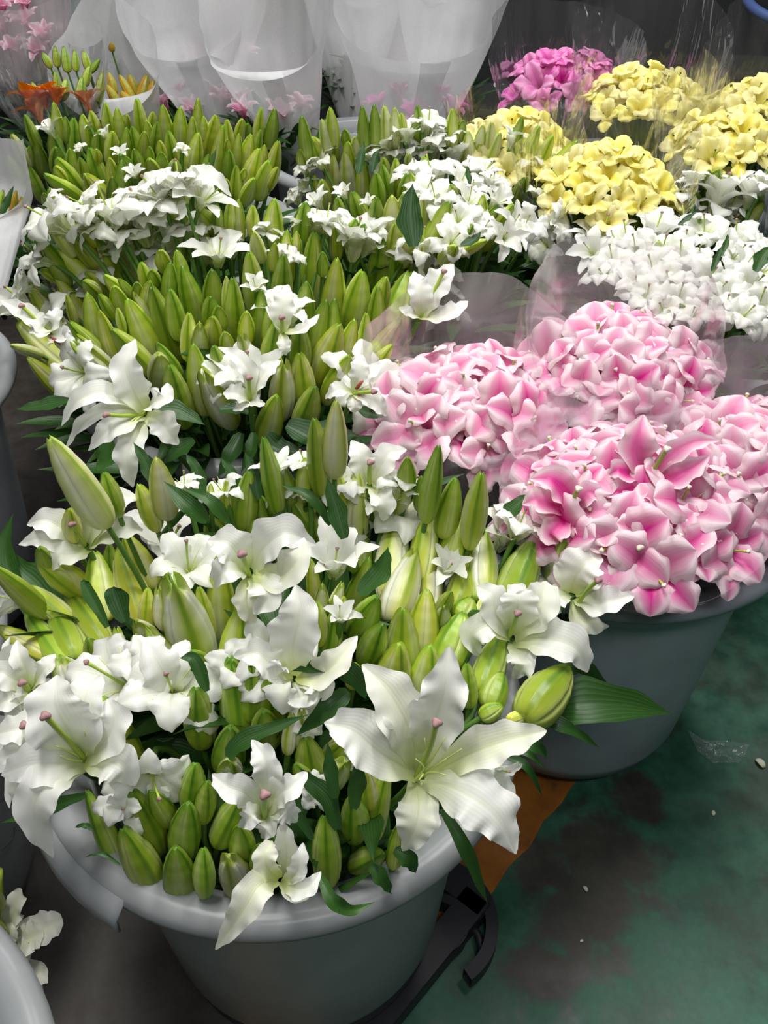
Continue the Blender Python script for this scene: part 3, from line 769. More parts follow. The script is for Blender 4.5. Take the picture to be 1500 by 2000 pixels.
# ---------------------------------------------------------------- the packed lilies, bucket by bucket
D1 = Dome(-.121, .60, .660, 2.0)
D2 = Dome(-.225, 1.215, .730, 1.15)
D3 = Dome(-.42, 1.72, .735, .9)
D4 = Dome(.095, 1.53, .735, 1.1)
D5 = Dome(.50, 1.34, .690, .9)
def buds(dome, bucket, ox, oy, k, rows, leafp=0.0, lift=0.0):
    for r in rows.strip().split('\n'):
        for e in r.split(';'):
            e = e.strip()
            if not e: continue
            a = e.split(); tx, ty, bx, by, w_ = [float(x) for x in a[:5]]; kd = a[5]
            place_bud(dome, ox+tx*k, oy+ty*k, ox+bx*k, oy+by*k, w_*k, kd, bucket, lift=lift, leaf=(1 if R.random() < leafp else 0))
T3 = 1/3
buds(D1, 'b1', 0, 830, T3, """
610 280 680 480 110 g; 920 190 970 470 150 p; 820 355 900 560 120 y; 1235 345 1235 440 44 y; 1330 330 1320 530 75 y; 1445 265 1430 560 140 g
1220 530 1280 680 120 g; 1395 530 1430 700 100 g; 1375 610 1440 740 70 g; 400 500 430 640 105 y; 730 640 860 900 150 y; 560 740 600 1070 165 y
690 735 820 1120 175 y; 640 700 650 900 100 g; 230 715 300 850 120 g; 225 810 430 960 130 y; 360 810 480 960 130 y; 175 945 370 1120 120 y
390 955 580 1240 150 g; 320 1070 430 1330 170 g; 980 865 975 1000 85 g; 860 960 860 1160 100 y; 925 965 950 1150 90 o
1166 950 1220 1180 100 y; 1280 770 1310 1200 165 y; 1400 1080 1380 1420 185 y; -20 1180 240 1330 110 y; 520 1255 580 1420 140 g; 690 1200 720 1400 100 o
792 1155 880 1250 120 o; 790 1245 870 1430 125 o; 870 1200 1020 1450 150 o; 340 1370 440 1520 180 o; 1130 1335 1210 1500 190 g; 1350 1380 1400 1580 190 g""", .25)
place_bud(D1, 95, 857, 185, 990, 66, 'p', 'b1', lift=.055, leaf=0, maxl=3.4)['label'] = 'giant pale yellow bud standing highest at the back corner of the nearest bucket'
place_bud(D1, 345, 1135, 385, 1280, 88, 'o', 'b1', lift=.035, maxl=3.2)['label'] = 'thickest bud of all, yellow with a white split down its front, nearest bucket'
buds(D1, 'b1', 400, 760, T3, """
900 490 880 830 150 p; 730 415 800 640 100 y; 1190 510 1120 680 140 o; 1190 400 1180 560 110 g; 1270 510 1265 670 90 g
1460 520 1410 790 140 g; 460 455 490 640 110 g; 590 395 590 600 110 y; 290 780 310 900 90 g; 370 850 305 930 60 g; 330 630 370 820 100 g; 512 640 690 900 165 g
415 650 440 780 70 y; 430 800 430 880 60 y; 900 800 910 1010 130 g; 1110 720 1080 1150 175 o; 1230 960 1120 1290 190 o; 1320 915 1320 1250 120 o
1490 750 1430 1000 150 g; 620 1000 640 1200 80 y; 690 1150 680 1300 90 o; 800 1140 750 1300 80 o; 670 1250 670 1450 100 y; 820 1220 800 1320 60 y
1010 1235 900 1400 160 g; 1045 1385 960 1560 155 g; 1300 1175 1270 1480 170 y; 1160 1290 1150 1640 200 y; 1400 1270 1390 1380 90 o; 850 940 870 1040 75 g""", .25)
place_bud(D1, 657, 783, 655, 900, 47, 'p', 'b1', lift=.06, maxl=3.6)['label'] = 'tall pale green bud rising in front of the dark leaves beside an open lily'
buds(D1, 'b1', 800, 900, T3, """
370 425 320 540 120 g; 440 420 440 730 150 o; 390 510 290 800 150 g; 400 640 380 780 100 g; 740 455 610 770 205 g; 915 460 850 690 120 g; 1100 540 960 640 90 g
365 805 300 910 140 g; 320 890 210 1160 190 g; 480 790 440 920 115 y; 535 1015 440 1300 170 g; 540 1240 480 1410 150 g; 130 1085 70 1420 195 y
330 1190 345 1390 110 g; 930 1210 720 1460 215 g; 545 1430 440 1490 100 g; 712 1470 600 1515 70 y; 240 770 190 870 90 g""", .3)
buds(D1, 'b1', 400, 1150, T3, """
1140 325 1090 600 205 y; 140 410 200 820 180 g; 270 440 270 700 130 g; 385 540 390 760 205 g; 350 735 360 880 175 g; 880 440 870 540 100 y
690 580 680 680 120 g; 510 740 490 920 85 o; 570 715 570 900 90 o; 150 810 140 1020 190 g; 610 880 630 1100 170 g; 830 880 740 1010 165 y; 540 1020 610 1160 110 g
830 1000 720 1140 160 o; 930 1020 960 1230 125 y; 150 1010 150 1100 150 o; 220 1215 110 1430 165 g; 880 1230 880 1420 165 g; 20 1130 20 1270 110 g""", .35)
buds(D1, 'b1', 0, 1230, T3, """
1150 335 1180 600 190 g; 600 395 760 790 200 y; 510 945 660 1300 120 g; 800 945 900 1230 200 g; 740 1160 880 1460 190 g; 880 950 970 1090 140 g
1090 1005 1080 1270 180 g; 1130 790 1120 1000 150 g; 1225 900 1200 1080 110 g; 1025 1280 1060 1500 185 g; 1190 1280 1200 1500 125 g; 1400 1150 1430 1300 150 g; 1335 1340 1400 1490 190 o""", .25)
buds(D1, 'b1', 350, 1380, T3, """
1190 870 1060 920 150 g; 1290 680 1260 890 95 g; 540 740 530 860 90 g; 470 810 480 940 120 g; 850 640 868 960 165 g""", .3)
K = .3
buds(D2, 'b2', 0, 480, K, """
185 240 330 450 130 y; 75 430 220 500 75 y; 110 500 420 760 165 y; 70 650 230 700 75 p; 180 730 450 980 125 y; 370 30 560 220 135 y; 270 160 370 210 80 y; 360 200 580 520 125 y
430 320 480 480 60 y; 450 490 650 720 115 g; 470 650 740 900 135 o; 510 600 730 820 110 o; 570 310 640 620 135 y; 640 420 780 780 125 y; 730 545 940 770 145 g
830 350 990 680 180 y; 870 310 960 450 60 o; 760 410 800 540 60 y; 640 320 730 440 80 g; 740 265 800 420 120 y; 685 190 820 330 100 y; 770 215 850 310 60 g
545 225 620 300 90 y; 640 -50 850 230 170 y; 560 170 680 290 100 y; 890 240 900 330 80 g; 975 235 950 370 90 y; 990 270 1120 670 165 g; 1110 290 1160 540 125 g
1110 110 1110 340 115 g; 1190 130 1270 450 145 g; 1150 30 1190 200 90 y; 920 110 950 230 80 y; 990 160 1010 230 80 g; 1230 440 1230 680 110 y; 1290 510 1300 680 120 o
1370 335 1370 470 110 g; 1420 395 1430 520 100 g; 1380 460 1390 620 120 y; 1250 640 1320 1000 155 y; 1340 815 1480 1100 190 o; 1395 650 1450 850 115 g
1020 640 1150 840 105 g; 1030 715 1050 860 170 p; 1105 780 1180 1090 175 g; 1380 155 1390 400 135 g; 1050 30 1080 130 80 y""", .04)
buds(D2, 'b2', 400, 480, K, """
140 200 140 380 60 p; 185 210 200 560 135 g; 290 45 340 380 150 y; 380 285 360 620 115 g; 515 60 500 360 135 g; 660 235 650 470 125 g; 270 430 270 590 105 y
415 400 410 590 70 y; 130 565 150 680 100 y; 240 590 290 790 130 o; 465 500 420 790 145 g; 620 530 610 770 155 g; 780 345 700 700 140 g; 850 345 820 600 115 g
860 90 830 480 155 y; 890 525 760 830 185 y; 980 480 880 800 135 y; 1050 440 1030 720 100 y; 1030 180 960 480 175 y; 1125 270 1110 540 115 g; 1175 195 1130 400 120 y
1330 165 1230 500 185 g; 1240 0 1230 260 135 g; 1160 -40 1120 230 140 g; 1270 480 1090 760 135 y; 1220 640 1110 790 90 y; 940 730 820 960 150 y
605 710 650 980 155 y; 515 750 500 1050 165 o; 470 985 400 1220 165 y; 725 930 630 1180 165 g""", .04)
buds(D2, 'b2', 50, 330, K, """
60 410 240 680 115 g; 160 340 280 520 95 p; 280 400 440 600 115 y; 330 330 450 470 100 y; 360 225 480 350 105 y; 300 265 400 360 55 y; 930 180 1030 390 105 y
1060 380 1060 540 105 y; 1150 370 1180 560 115 y; 1140 260 1240 400 115 y; 1240 220 1260 420 85 g; 1330 200 1330 400 90 y; 1390 200 1390 420 80 y; 1360 260 1350 470 115 g
1480 240 1480 400 85 y; 870 530 900 640 85 y; 800 280 810 420 95 g""", .04)
buds(D2, 'b2', 450, 330, K, """
290 200 280 450 130 y; 370 400 360 700 115 y; 430 410 430 540 65 y; 490 220 470 470 125 g; 520 300 510 420 105 g; 545 405 520 830 155 g; 600 540 600 660 75 g
680 345 690 540 90 y; 870 365 860 500 90 g; 820 335 770 440 75 g; 1070 350 1060 540 100 y; 1230 520 1230 640 55 g; 1160 500 1160 610 70 y; 1190 590 1180 670 75 g
1250 445 1200 520 100 y; 1245 480 1245 600 60 p; 150 410 190 560 95 p; 290 480 280 620 75 y""", .04)
K = 1/3.75
buds(D3, 'b3', 0, 180, K, """
85 310 190 500 90 p; 380 250 430 500 115 g; 475 185 490 340 75 g; 540 190 540 440 105 g; 615 165 640 380 95 y; 670 140 710 310 85 y; 720 285 730 460 105 g; 820 285 820 480 110 y
930 165 920 300 85 y; 920 260 930 460 95 g; 965 250 1020 480 105 g; 1120 145 1110 280 75 y; 1070 210 1100 360 85 y; 1060 290 1050 440 90 y; 1190 100 1230 380 115 y; 1145 220 1140 400 85 g
1170 360 1190 470 75 y; 1230 280 1270 480 95 g; 1320 115 1320 390 115 y; 1410 180 1410 400 85 y; 1450 300 1410 570 125 y; 1180 440 1190 600 105 g; 1090 490 1150 630 115 y
1280 500 1280 590 90 p; 260 370 300 560 125 g; 220 400 220 520 75 g; 430 480 560 720 145 g; 410 400 420 560 110 g; 650 410 750 700 135 g; 620 600 760 780 135 y
800 480 840 650 95 y; 890 470 980 650 135 g; 980 420 1040 600 105 g; 890 500 900 740 115 g; 820 620 830 780 95 g; 870 700 900 850 95 g; 335 595 590 790 115 g; 360 710 480 950 125 g
320 740 350 840 65 g; 400 540 460 650 90 y; 510 410 540 600 105 g; 590 480 620 600 75 g; 710 420 710 500 75 y; 1100 400 1100 500 65 g""", .02)
buds(D3, 'b3', 250, 180, K, """
550 175 560 330 75 y; 650 165 600 440 130 y; 725 205 740 430 95 y; 690 250 660 640 130 y; 840 195 820 330 90 y; 880 230 880 320 60 g; 730 350 730 420 50 y; 740 425 740 590 95 g
815 305 800 500 75 y; 890 305 850 560 115 y; 970 275 940 430 75 g; 950 420 890 660 125 y; 1000 385 990 510 65 y; 1100 360 1040 640 115 y; 1030 500 970 720 125 y; 1095 550 1050 660 75 y
930 630 860 780 105 y; 790 540 790 790 95 g; 720 640 710 760 95 y; 590 460 560 600 75 g; 600 520 540 690 125 g; 440 590 460 700 85 g; 860 560 840 620 50 y""", .02)
buds(D4, 'b4', 560, 210, K, """
255 90 300 280 90 p; 180 230 230 360 125 y; 100 310 140 430 105 y; 425 160 440 260 75 g; 350 270 350 380 85 g; 450 250 460 430 105 y; 500 215 500 340 85 p; 340 340 340 650 115 p
430 320 460 640 125 p; 555 355 560 660 125 y; 260 530 270 700 105 y; 200 490 210 620 60 y; 660 480 670 700 115 g; 700 420 740 640 95 g; 660 660 650 860 115 g; 770 650 780 960 170 p
480 620 570 870 135 g; 370 660 410 890 115 g; 140 700 100 900 130 g; 175 780 150 930 100 g; 800 375 800 600 95 y; 870 490 860 660 105 g; 910 480 960 640 75 y; 890 340 900 430 75 p
1000 360 1010 460 75 y; 1210 700 1060 980 150 g; 850 640 850 760 90 o; 860 720 860 820 55 y; 710 370 720 500 85 y; 840 40 850 160 65 y; 1295 95 1270 210 75 g; 1180 140 1170 260 75 y
1460 970 1300 1050 90 y; 1240 1020 1170 1110 130 y; 1440 640 1430 800 85 y""", .12)
buds(D4, 'b4', 800, 210, K, """
430 170 440 420 105 p; 540 130 510 290 85 p; 600 110 590 300 85 p; 520 260 500 390 75 y; 655 190 560 430 125 p; 740 310 690 440 95 y; 740 370 700 680 125 g; 920 390 850 590 115 y
850 520 800 670 115 g; 1215 245 990 540 120 y; 1000 380 950 500 75 y; 910 350 820 480 95 y; 1080 520 880 820 150 y; 760 710 570 990 135 y; 300 560 330 650 65 y; 790 320 770 430 65 g""", .06)
K = .32
buds(D5, 'b5', 1020, 330, K, """
170 370 280 520 120 g; 690 180 640 370 135 y; 745 170 770 310 105 g; 815 150 810 260 85 g; 885 75 880 210 85 g; 1050 150 1050 250 105 g; 1130 200 1070 310 75 g; 1085 310 1050 390 65 g
1470 215 1300 390 115 y; 1140 10 1130 90 65 g; 1200 10 1180 70 70 g; 595 120 580 240 65 g; 830 445 850 610 115 p; 1085 400 1080 480 65 g; 1130 560 1110 640 85 y; 970 830 960 960 120 g; 1450 120 1440 200 65 g""", .1)

# generic open and half-open white lilies: px py span kind
def flowers(dome, bucket, ox, oy, k, rows, mname='white', **kw):
    for r in rows.strip().split('\n'):
        for e in r.split(';'):
            e = e.strip()
            if not e: continue
            a = e.split(); x, y, s = [float(q) for q in a[:3]]; kd = {'o': 'open', 'h': 'half', 'r': 'ruff', 'c': 'cup'}[a[3]]
            q = dict(kw)
            if len(a) >= 6: q['ax'] = float(a[4]); q['ay'] = float(a[5]); q['az'] = .6
            lily_at(dome, ox+x*k, oy+y*k, s*k, kd, bucket, mname=mname, **q)
flowers(D1, 'b1', 0, 0, 1, """
320 1060 150 h .1 .8; 365 1100 120 r .0 .6; 655 1100 130 h .1 .7; 660 935 80 r; 597 905 70 r; 545 920 80 h -.1 .9; 432 952 70 r; 360 945 60 r; 560 960 70 r; 625 960 80 h
785 1000 120 r .2 .5; 735 975 110 h .2 .8; 780 950 90 r; 700 1010 90 r; 985 1050 120 h .3 .6; 1015 1025 90 r; 1060 1100 90 r; 870 1115 90 h .2 .6; 560 1320 130 r; 515 1275 100 r; 470 1300 90 r
230 1330 170 r -.3 .4; 335 1345 150 r .1 .3; 300 1300 110 r; 30 1350 170 h -.4 .3; 45 1440 190 o -.5 .1; 290 1520 130 r .1 -.3; 240 1570 90 r; 965 1510 90 h .4 -.2; 605 1410 60 r; 700 1465 60 r
665 1205 70 h .1 .6; 30 1175 90 h -.8 .1; 620 1545 60 r""")
flowers(D2, 'b2', 0, 0, 1, """
275 440 110 r; 325 470 120 r; 250 465 100 r; 205 408 110 r; 160 440 90 r -.5 .3; 95 425 110 r -.7 .4; 75 500 90 r -.8 .3; 310 375 130 o -.2 .7; 400 380 130 o .5 .6; 350 360 100 r; 290 400 100 r; 240 420 90 r
425 490 130 o .1 .7; 400 480 90 r; 450 475 80 r; 500 560 50 h; 590 445 60 h; 640 430 70 r; 530 460 60 r; 620 435 60 r; 690 470 130 h .1 .8; 720 480 90 h .5 .5; 840 530 150 o .6 .5; 830 570 110 r .5 .3; 825 480 80 r
860 600 100 h .8 .2; 200 515 90 r -.3 .7; 45 600 120 h -.8 .3; 100 630 100 r -.6 .1; 130 590 80 r; 150 730 110 r -.3 -.1; 560 620 110 h .1 .8; 550 590 60 r; 490 745 150 h .0 .6; 430 735 70 r; 715 750 130 r .4 .2
170 395 80 r -.5 .5; 515 445 50 r; 375 440 90 r; 60 560 70 h -.9 .3; 800 495 70 r; 560 500 60 r""", lift=-.036)
flowers(D3, 'b3', 0, 0, 1, """
100 255 55 h -.3 .7; 155 290 26 r; 207 265 34 h; 235 300 36 h; 355 290 26 r; 262 340 40 h; 300 350 30 r; 175 245 20 r""")
flowers(D4, 'b4', 560, 210, 1/3.75, """
880 180 330 o 0 .9; 720 260 270 o -.4 .7; 1040 110 220 r; 1020 240 280 r; 1060 320 240 r; 1080 480 320 r; 950 480 240 r; 620 350 180 r; 760 360 200 r; 1010 600 220 r; 1220 360 400 h .1 .9; 1280 560 260 h .3 .4
1100 660 260 r; 1350 680 300 o .3 .4; 1260 820 240 r; 1430 870 200 r; 1420 470 280 r .2 .5; 240 390 200 r; 140 440 160 r; 120 570 160 r; 230 700 200 h; 420 640 150 h; 60 660 160 r; 600 700 120 h; 450 950 160 h; 330 850 160 r
660 900 120 r; 1210 970 240 r; 1000 140 160 h; 1170 200 200 r; 900 640 120 r; 1380 600 160 r; 1480 560 200 h""", lift=-.022)
flowers(D4, 'b4', 800, 210, 1/3.75, """
750 240 220 h .3 .9; 880 380 180 r; 540 470 220 h; 620 560 200 r; 630 700 240 h .5 .3; 780 860 300 o .5 .2; 870 850 220 r .3 .1; 1070 830 260 r .6 .1; 700 960 260 h .2 -.1; 1010 560 120 r; 930 620 140 r; 1060 740 160 r; 560 900 140 r""", lift=-.022)
flowers(D5, 'b5', 1020, 330, .32, """
470 400 360 o -.1 .8; 600 300 280 h; 810 390 320 h .1 .8; 1200 160 380 h .1 .9; 1400 150 300 h .1 .8; 1250 240 240 r; 1010 330 260 r; 1130 370 240 r; 1330 430 260 r .1 .6; 1290 540 220 r; 1370 600 260 o .3 .2; 420 500 260 o -.3 .2
640 430 240 r; 850 490 260 r; 960 540 220 r; 1010 440 200 r; 900 660 240 r; 800 600 240 r; 950 800 240 r; 1130 680 260 r; 1400 720 260 r; 1270 800 240 r; 760 780 240 r; 750 120 180 h; 960 150 180 r; 1080 250 160 r; 130 470 200 r -.6 0
560 560 220 r; 700 700 220 r; 500 640 200 r; 1480 90 200 r; 1470 480 200 r; 1080 560 180 r; 1180 760 220 r; 860 860 200 r; 1460 620 220 r; 1330 330 200 r; 700 480 220 r; 590 450 180 r; 1050 60 160 r; 1240 480 200 h; 1450 830 240 r; 1040 880 200 r; 1350 900 220 r""")

# ---------------------------------------------------------------- the large open flowers, petal by petal
def dep_at(dome, px, py, lift=0): return depth_of(dome.hit(px, py, lift))
def foot_of(dome, px, py):
    P = dome.hit(px, py); return Vector((lerp(dome.cx, P.x, .45), lerp(dome.cy, P.y, .45), max(.2, P.z-.3)))
d = dep_at(D1, 815, 1515, .045)
hero('white_lily', 'largest open white lily, six long petals spread star-like over the nearest bucket rim', 'lily', (815, 1518, d), [
 ([(818, 1500, .0), (800, 1425, -.030), (760, 1350, -.034), (707, 1298, -.020)], 112, .14, .30, 'cream'),
 ([(828, 1518, .004), (925, 1468, -.026), (1000, 1442, -.030), (1068, 1427, -.012)], 88, .18, .30, 'cream'),
 ([(812, 1525, .004), (818, 1575, -.018), (808, 1620, -.022), (787, 1662, -.004)], 96, .16, .10, 'cream'),
 ([(812, 1510, .0), (745, 1470, -.034), (690, 1425, -.044), (633, 1412, -.036)], 114, .26, .34, None),
 ([(815, 1508, .0), (845, 1420, -.030), (868, 1345, -.050), (878, 1262, -.046)], 112, .30, .34, None),
 ([(830, 1520, .0), (905, 1545, -.036), (972, 1595, -.048), (1006, 1668, -.040)], 122, .22, -.05, None)],
 pist=[(812, 1520, .0), (838, 1465, -.035), (853, 1412, -.062)],
 stam=[[(812, 1520, 0), (832, 1480, -.02), (829, 1442, -.035)], [(814, 1520, 0), (845, 1480, -.022), (869, 1440, -.035)], [(814, 1520, 0), (860, 1490, -.022), (902, 1462, -.032)],
       [(814, 1524, 0), (840, 1508, -.02), (872, 1514, -.03)], [(810, 1522, 0), (828, 1500, -.02), (812, 1482, -.03)], [(810, 1525, 0), (826, 1512, -.02), (818, 1524, -.03)]],
 foot=foot_of(D1, 760, 1480), bucket='b1')
d = dep_at(D1, 165, 1485, .03)
hero('white_lily', 'big open white lily over the bucket edge, one long petal drooping beside the scribbled bucket', 'lily', (168, 1484, d), [
 ([(168, 1478, 0), (160, 1400, -.03), (172, 1345, -.03), (186, 1318, -.01)], 90, .12, .3, None),
 ([(165, 1490, 0), (110, 1490, -.03), (55, 1492, -.035), (2, 1514, -.02)], 105, .12, .2, None),
 ([(165, 1480, 0), (135, 1430, -.035), (108, 1375, -.045), (112, 1318, -.035)], 140, .16, .35, None),
 ([(168, 1484, 0), (205, 1445, -.03), (222, 1405, -.035), (210, 1365, -.03)], 95, .14, .35, None),
 ([(165, 1488, 0), (210, 1486, -.03), (240, 1500, -.036), (263, 1535, -.02)], 92, .08, .2, None),
 ([(160, 1495, 0), (95, 1525, -.04), (65, 1590, -.04), (104, 1675, -.01)], 96, .10, .15, None)],
 pist=[(166, 1482, 0), (130, 1442, -.04), (88, 1398, -.065)],
 stam=[[(164, 1480, 0), (140, 1470, -.02), (110, 1457, -.04)], [(162, 1486, 0), (140, 1484, -.02), (118, 1476, -.035)], [(168, 1478, 0), (172, 1455, -.02), (164, 1427, -.04)]],
 foot=foot_of(D1, 230, 1470), bucket='b1')
d = dep_at(D1, 1000, 1247, .02)
hero('white_lily', 'open white lily leaning over the grey bucket, broad smooth petal pointing down', 'lily', (1000, 1250, d), [
 ([(1003, 1240, 0), (1035, 1200, -.025), (1060, 1165, -.03), (1066, 1135, -.01)], 92, .10, .4, 'cream'),
 ([(998, 1244, 0), (972, 1205, -.025), (958, 1160, -.03), (931, 1145, -.005)], 66, .2, .3, None),
 ([(1000, 1240, 0), (1010, 1195, -.03), (1012, 1165, -.035), (1005, 1140, -.02)], 84, .2, .35, None),
 ([(995, 1245, 0), (955, 1222, -.03), (922, 1245, -.03), (938, 1282, -.005)], 64, .2, .35, None),
 ([(1005, 1250, 0), (1065, 1245, -.03), (1125, 1265, -.035), (1148, 1313, -.015)], 92, .08, .2, None),
 ([(1000, 1255, 0), (1016, 1285, -.02), (1022, 1300, -.03), (1003, 1325, -.01)], 58, .3, .35, None)],
 pist=[(992, 1247, 0), (1003, 1220, -.03), (1011, 1198, -.055)], foot=foot_of(D1, 940, 1240), bucket='b1')
d = dep_at(D1, 1000, 1247, .02)+.02
hero('white_lily', 'open white lily reaching out in front of the pink lilies toward the grey bucket', 'lily', (1118, 1162, d), [
 ([(1122, 1160, 0), (1155, 1135, -.01), (1180, 1118, -.012), (1193, 1095, .0)], 55, .06, .2, 'cream'),
 ([(1115, 1158, 0), (1125, 1125, -.02), (1145, 1098, -.025), (1172, 1082, -.01)], 100, .2, .3, None),
 ([(1125, 1168, 0), (1160, 1178, -.02), (1195, 1172, -.03), (1241, 1160, -.02)], 66, .16, .4, None),
 ([(1112, 1160, 0), (1092, 1165, -.02), (1080, 1180, -.022), (1096, 1196, -.01)], 52, .2, .3, None),
 ([(1122, 1170, 0), (1135, 1208, -.01), (1160, 1218, -.015), (1190, 1223, 0)], 55, .16, -.3, 'cream')],
 pist=[(1128, 1180, -.005), (1148, 1152, -.03), (1168, 1133, -.05)], foot=Vector((.02, .62, .35)), bucket='b1')
d = dep_at(D1, 167, 1065, .03)
hero('white_lily', 'open white lily at the back corner of the nearest bucket, below the giant pale bud', 'lily', (168, 1066, d), [
 ([(172, 1062, 0), (182, 1015, -.02), (175, 980, -.025), (161, 951, -.01)], 68, .1, .35, None),
 ([(175, 1065, 0), (215, 1040, -.02), (250, 1030, -.02), (280, 1034, .0)], 60, .14, .3, None),
 ([(176, 1062, 0), (208, 1010, -.025), (235, 975, -.03), (272, 970, -.012)], 64, .06, .3, None),
 ([(163, 1064, 0), (120, 1030, -.025), (85, 1015, -.03), (53, 1024, -.01)], 62, .06, .3, None),
 ([(162, 1070, 0), (115, 1062, -.02), (75, 1052, -.025), (36, 1064, -.01)], 48, .06, .3, None),
 ([(172, 1074, 0), (145, 1080, -.02), (115, 1088, -.03), (103, 1114, -.02)], 60, .1, .3, None)],
 pist=[(167, 1066, 0), (153, 1042, -.03), (140, 1023, -.05)], foot=foot_of(D1, 200, 1090), bucket='b1')
d = dep_at(D1, 487, 1118, .03)
hero('white_lily', 'open white lily amid the nearest bucket, broad overlapping petals and mauve-tipped pistil', 'lily', (487, 1118, d), [
 ([(482, 1112, 0), (462, 1078, -.02), (440, 1058, -.025), (406, 1055, -.01)], 84, .12, .3, None),
 ([(492, 1112, 0), (515, 1068, -.025), (560, 1040, -.035), (617, 1064, -.01)], 92, .1, .3, None),
 ([(480, 1120, 0), (455, 1112, -.025), (432, 1120, -.03), (419, 1148, -.012)], 66, .16, .35, None),
 ([(498, 1124, -.01), (545, 1125, -.03), (578, 1095, -.042), (594, 1050, -.03)], 84, .10, .25, 'cream'),
 ([(487, 1125, 0), (482, 1160, -.02), (485, 1190, -.02), (499, 1216, -.005)], 58, .16, .2, 'cream'),
 ([(492, 1124, 0), (515, 1145, -.03), (520, 1170, -.035), (494, 1198, -.02)], 74, .12, .3, None)],
 pist=[(487, 1125, 0), (480, 1103, -.03), (472, 1082, -.05)], foot=foot_of(D1, 470, 1130), bucket='b1')
d = dep_at(D1, 575, 1325, .02)
hero('white_lily', 'open white lily with one tall broad upright petal at the heart of the nearest bucket', 'lily', (575, 1325, d), [
 ([(580, 1320, 0), (620, 1318, -.02), (660, 1290, -.025), (698, 1242, -.01)], 70, .1, .35, 'cream'),
 ([(572, 1318, 0), (535, 1300, -.02), (500, 1275, -.025), (456, 1282, -.005)], 66, .22, .35, None),
 ([(575, 1320, 0), (572, 1260, -.025), (585, 1200, -.035), (578, 1142, -.03)], 108, .14, .28, None),
 ([(578, 1330, 0), (598, 1350, -.015), (585, 1362, -.02), (560, 1364, -.01)], 60, .22, .3, None),
 ([(578, 1328, 0), (612, 1330, -.02), (628, 1345, -.02), (622, 1362, 0)], 62, .2, .3, None),
 ([(570, 1325, 0), (545, 1318, -.02), (540, 1300, -.03), (545, 1288, -.03)], 44, .3, .4, None)],
 foot=foot_of(D1, 570, 1330), bucket='b1')
d = dep_at(D1, 517, 1590, .035)
hero('white_lily', 'small open white lily facing up near the front rim, wavy blunt petals', 'lily', (516, 1592, d), [
 ([(514, 1585, 0), (522, 1520, -.025), (515, 1480, -.028), (492, 1445, -.012)], 62, .24, .3, None),
 ([(512, 1588, 0), (480, 1550, -.025), (445, 1535, -.03), (414, 1512, -.015)], 64, .16, .35, None),
 ([(520, 1586, 0), (545, 1550, -.025), (570, 1535, -.03), (600, 1508, -.015)], 62, .18, .35, None),
 ([(512, 1594, 0), (497, 1590, -.02), (485, 1600, -.022), (466, 1614, -.01)], 50, .2, .3, None),
 ([(516, 1596, 0), (522, 1610, -.015), (518, 1622, -.018), (510, 1636, -.006)], 48, .2, .3, None),
 ([(522, 1592, 0), (550, 1582, -.02), (565, 1590, -.022), (580, 1606, -.008)], 54, .2, .3, None)],
 pist=[(517, 1597, 0), (516, 1575, -.025), (517, 1552, -.045)], foot=foot_of(D1, 517, 1560), bucket='b1')
d = dep_at(D1, 548, 1712, .045)
hero('white_lily', 'half-open white lily tipping over the front rim, one long petal hanging down the bucket', 'lily', (548, 1716, d), [
 ([(556, 1714, .01), (560, 1670, -.005), (556, 1635, -.01), (550, 1602, -.005)], 50, .06, .4, 'cream'),
 ([(545, 1716, 0), (522, 1695, -.02), (520, 1665, -.022), (532, 1642, -.01)], 56, .2, .4, 'cream'),
 ([(540, 1716, 0), (505, 1730, -.03), (470, 1785, -.034), (421, 1855, -.012)], 72, .18, .3, 'cream'),
 ([(555, 1722, 0), (578, 1705, -.02), (588, 1675, -.024), (592, 1646, -.018)], 40, .1, .5, None),
 ([(552, 1728, 0), (580, 1735, -.022), (605, 1730, -.026), (627, 1702, -.02)], 46, .16, .5, None),
 ([(548, 1722, 0), (568, 1740, -.015), (590, 1745, -.018), (604, 1738, -.01)], 40, .16, .3, 'cream')],
 stam=[[(560, 1722, 0), (575, 1715, -.012), (588, 1708, -.02)], [(560, 1722, 0), (580, 1722, -.012), (594, 1716, -.02)]],
 foot=foot_of(D1, 540, 1660), bucket='b1')
d = dep_at(D1, 722, 945, .03)
hero('white_lily', 'open white lily with two upswept petals beside the tall pale bud, dark gap behind', 'lily', (722, 946, d), [
 ([(718, 942, 0), (708, 912, -.015), (702, 885, -.018), (686, 860, -.006)], 56, .14, .3, None),
 ([(726, 942, 0), (742, 912, -.018), (762, 885, -.02), (794, 878, -.006)], 58, .08, .25, None),
 ([(726, 950, 0), (742, 968, -.02), (752, 990, -.022), (748, 1018, -.01)], 52, .12, .3, None),
 ([(716, 948, 0), (698, 950, -.015), (688, 962, -.015), (700, 985, -.005)], 44, .2, .3, None),
 ([(728, 946, 0), (750, 940, -.012), (770, 942, -.012), (784, 958, 0)], 42, .2, .3, None)],
 pist=[(722, 946, 0), (721, 925, -.02), (723, 903, -.035)], foot=foot_of(D1, 700, 980), bucket='b1')
d = dep_at(D1, 55, 1345, .02)
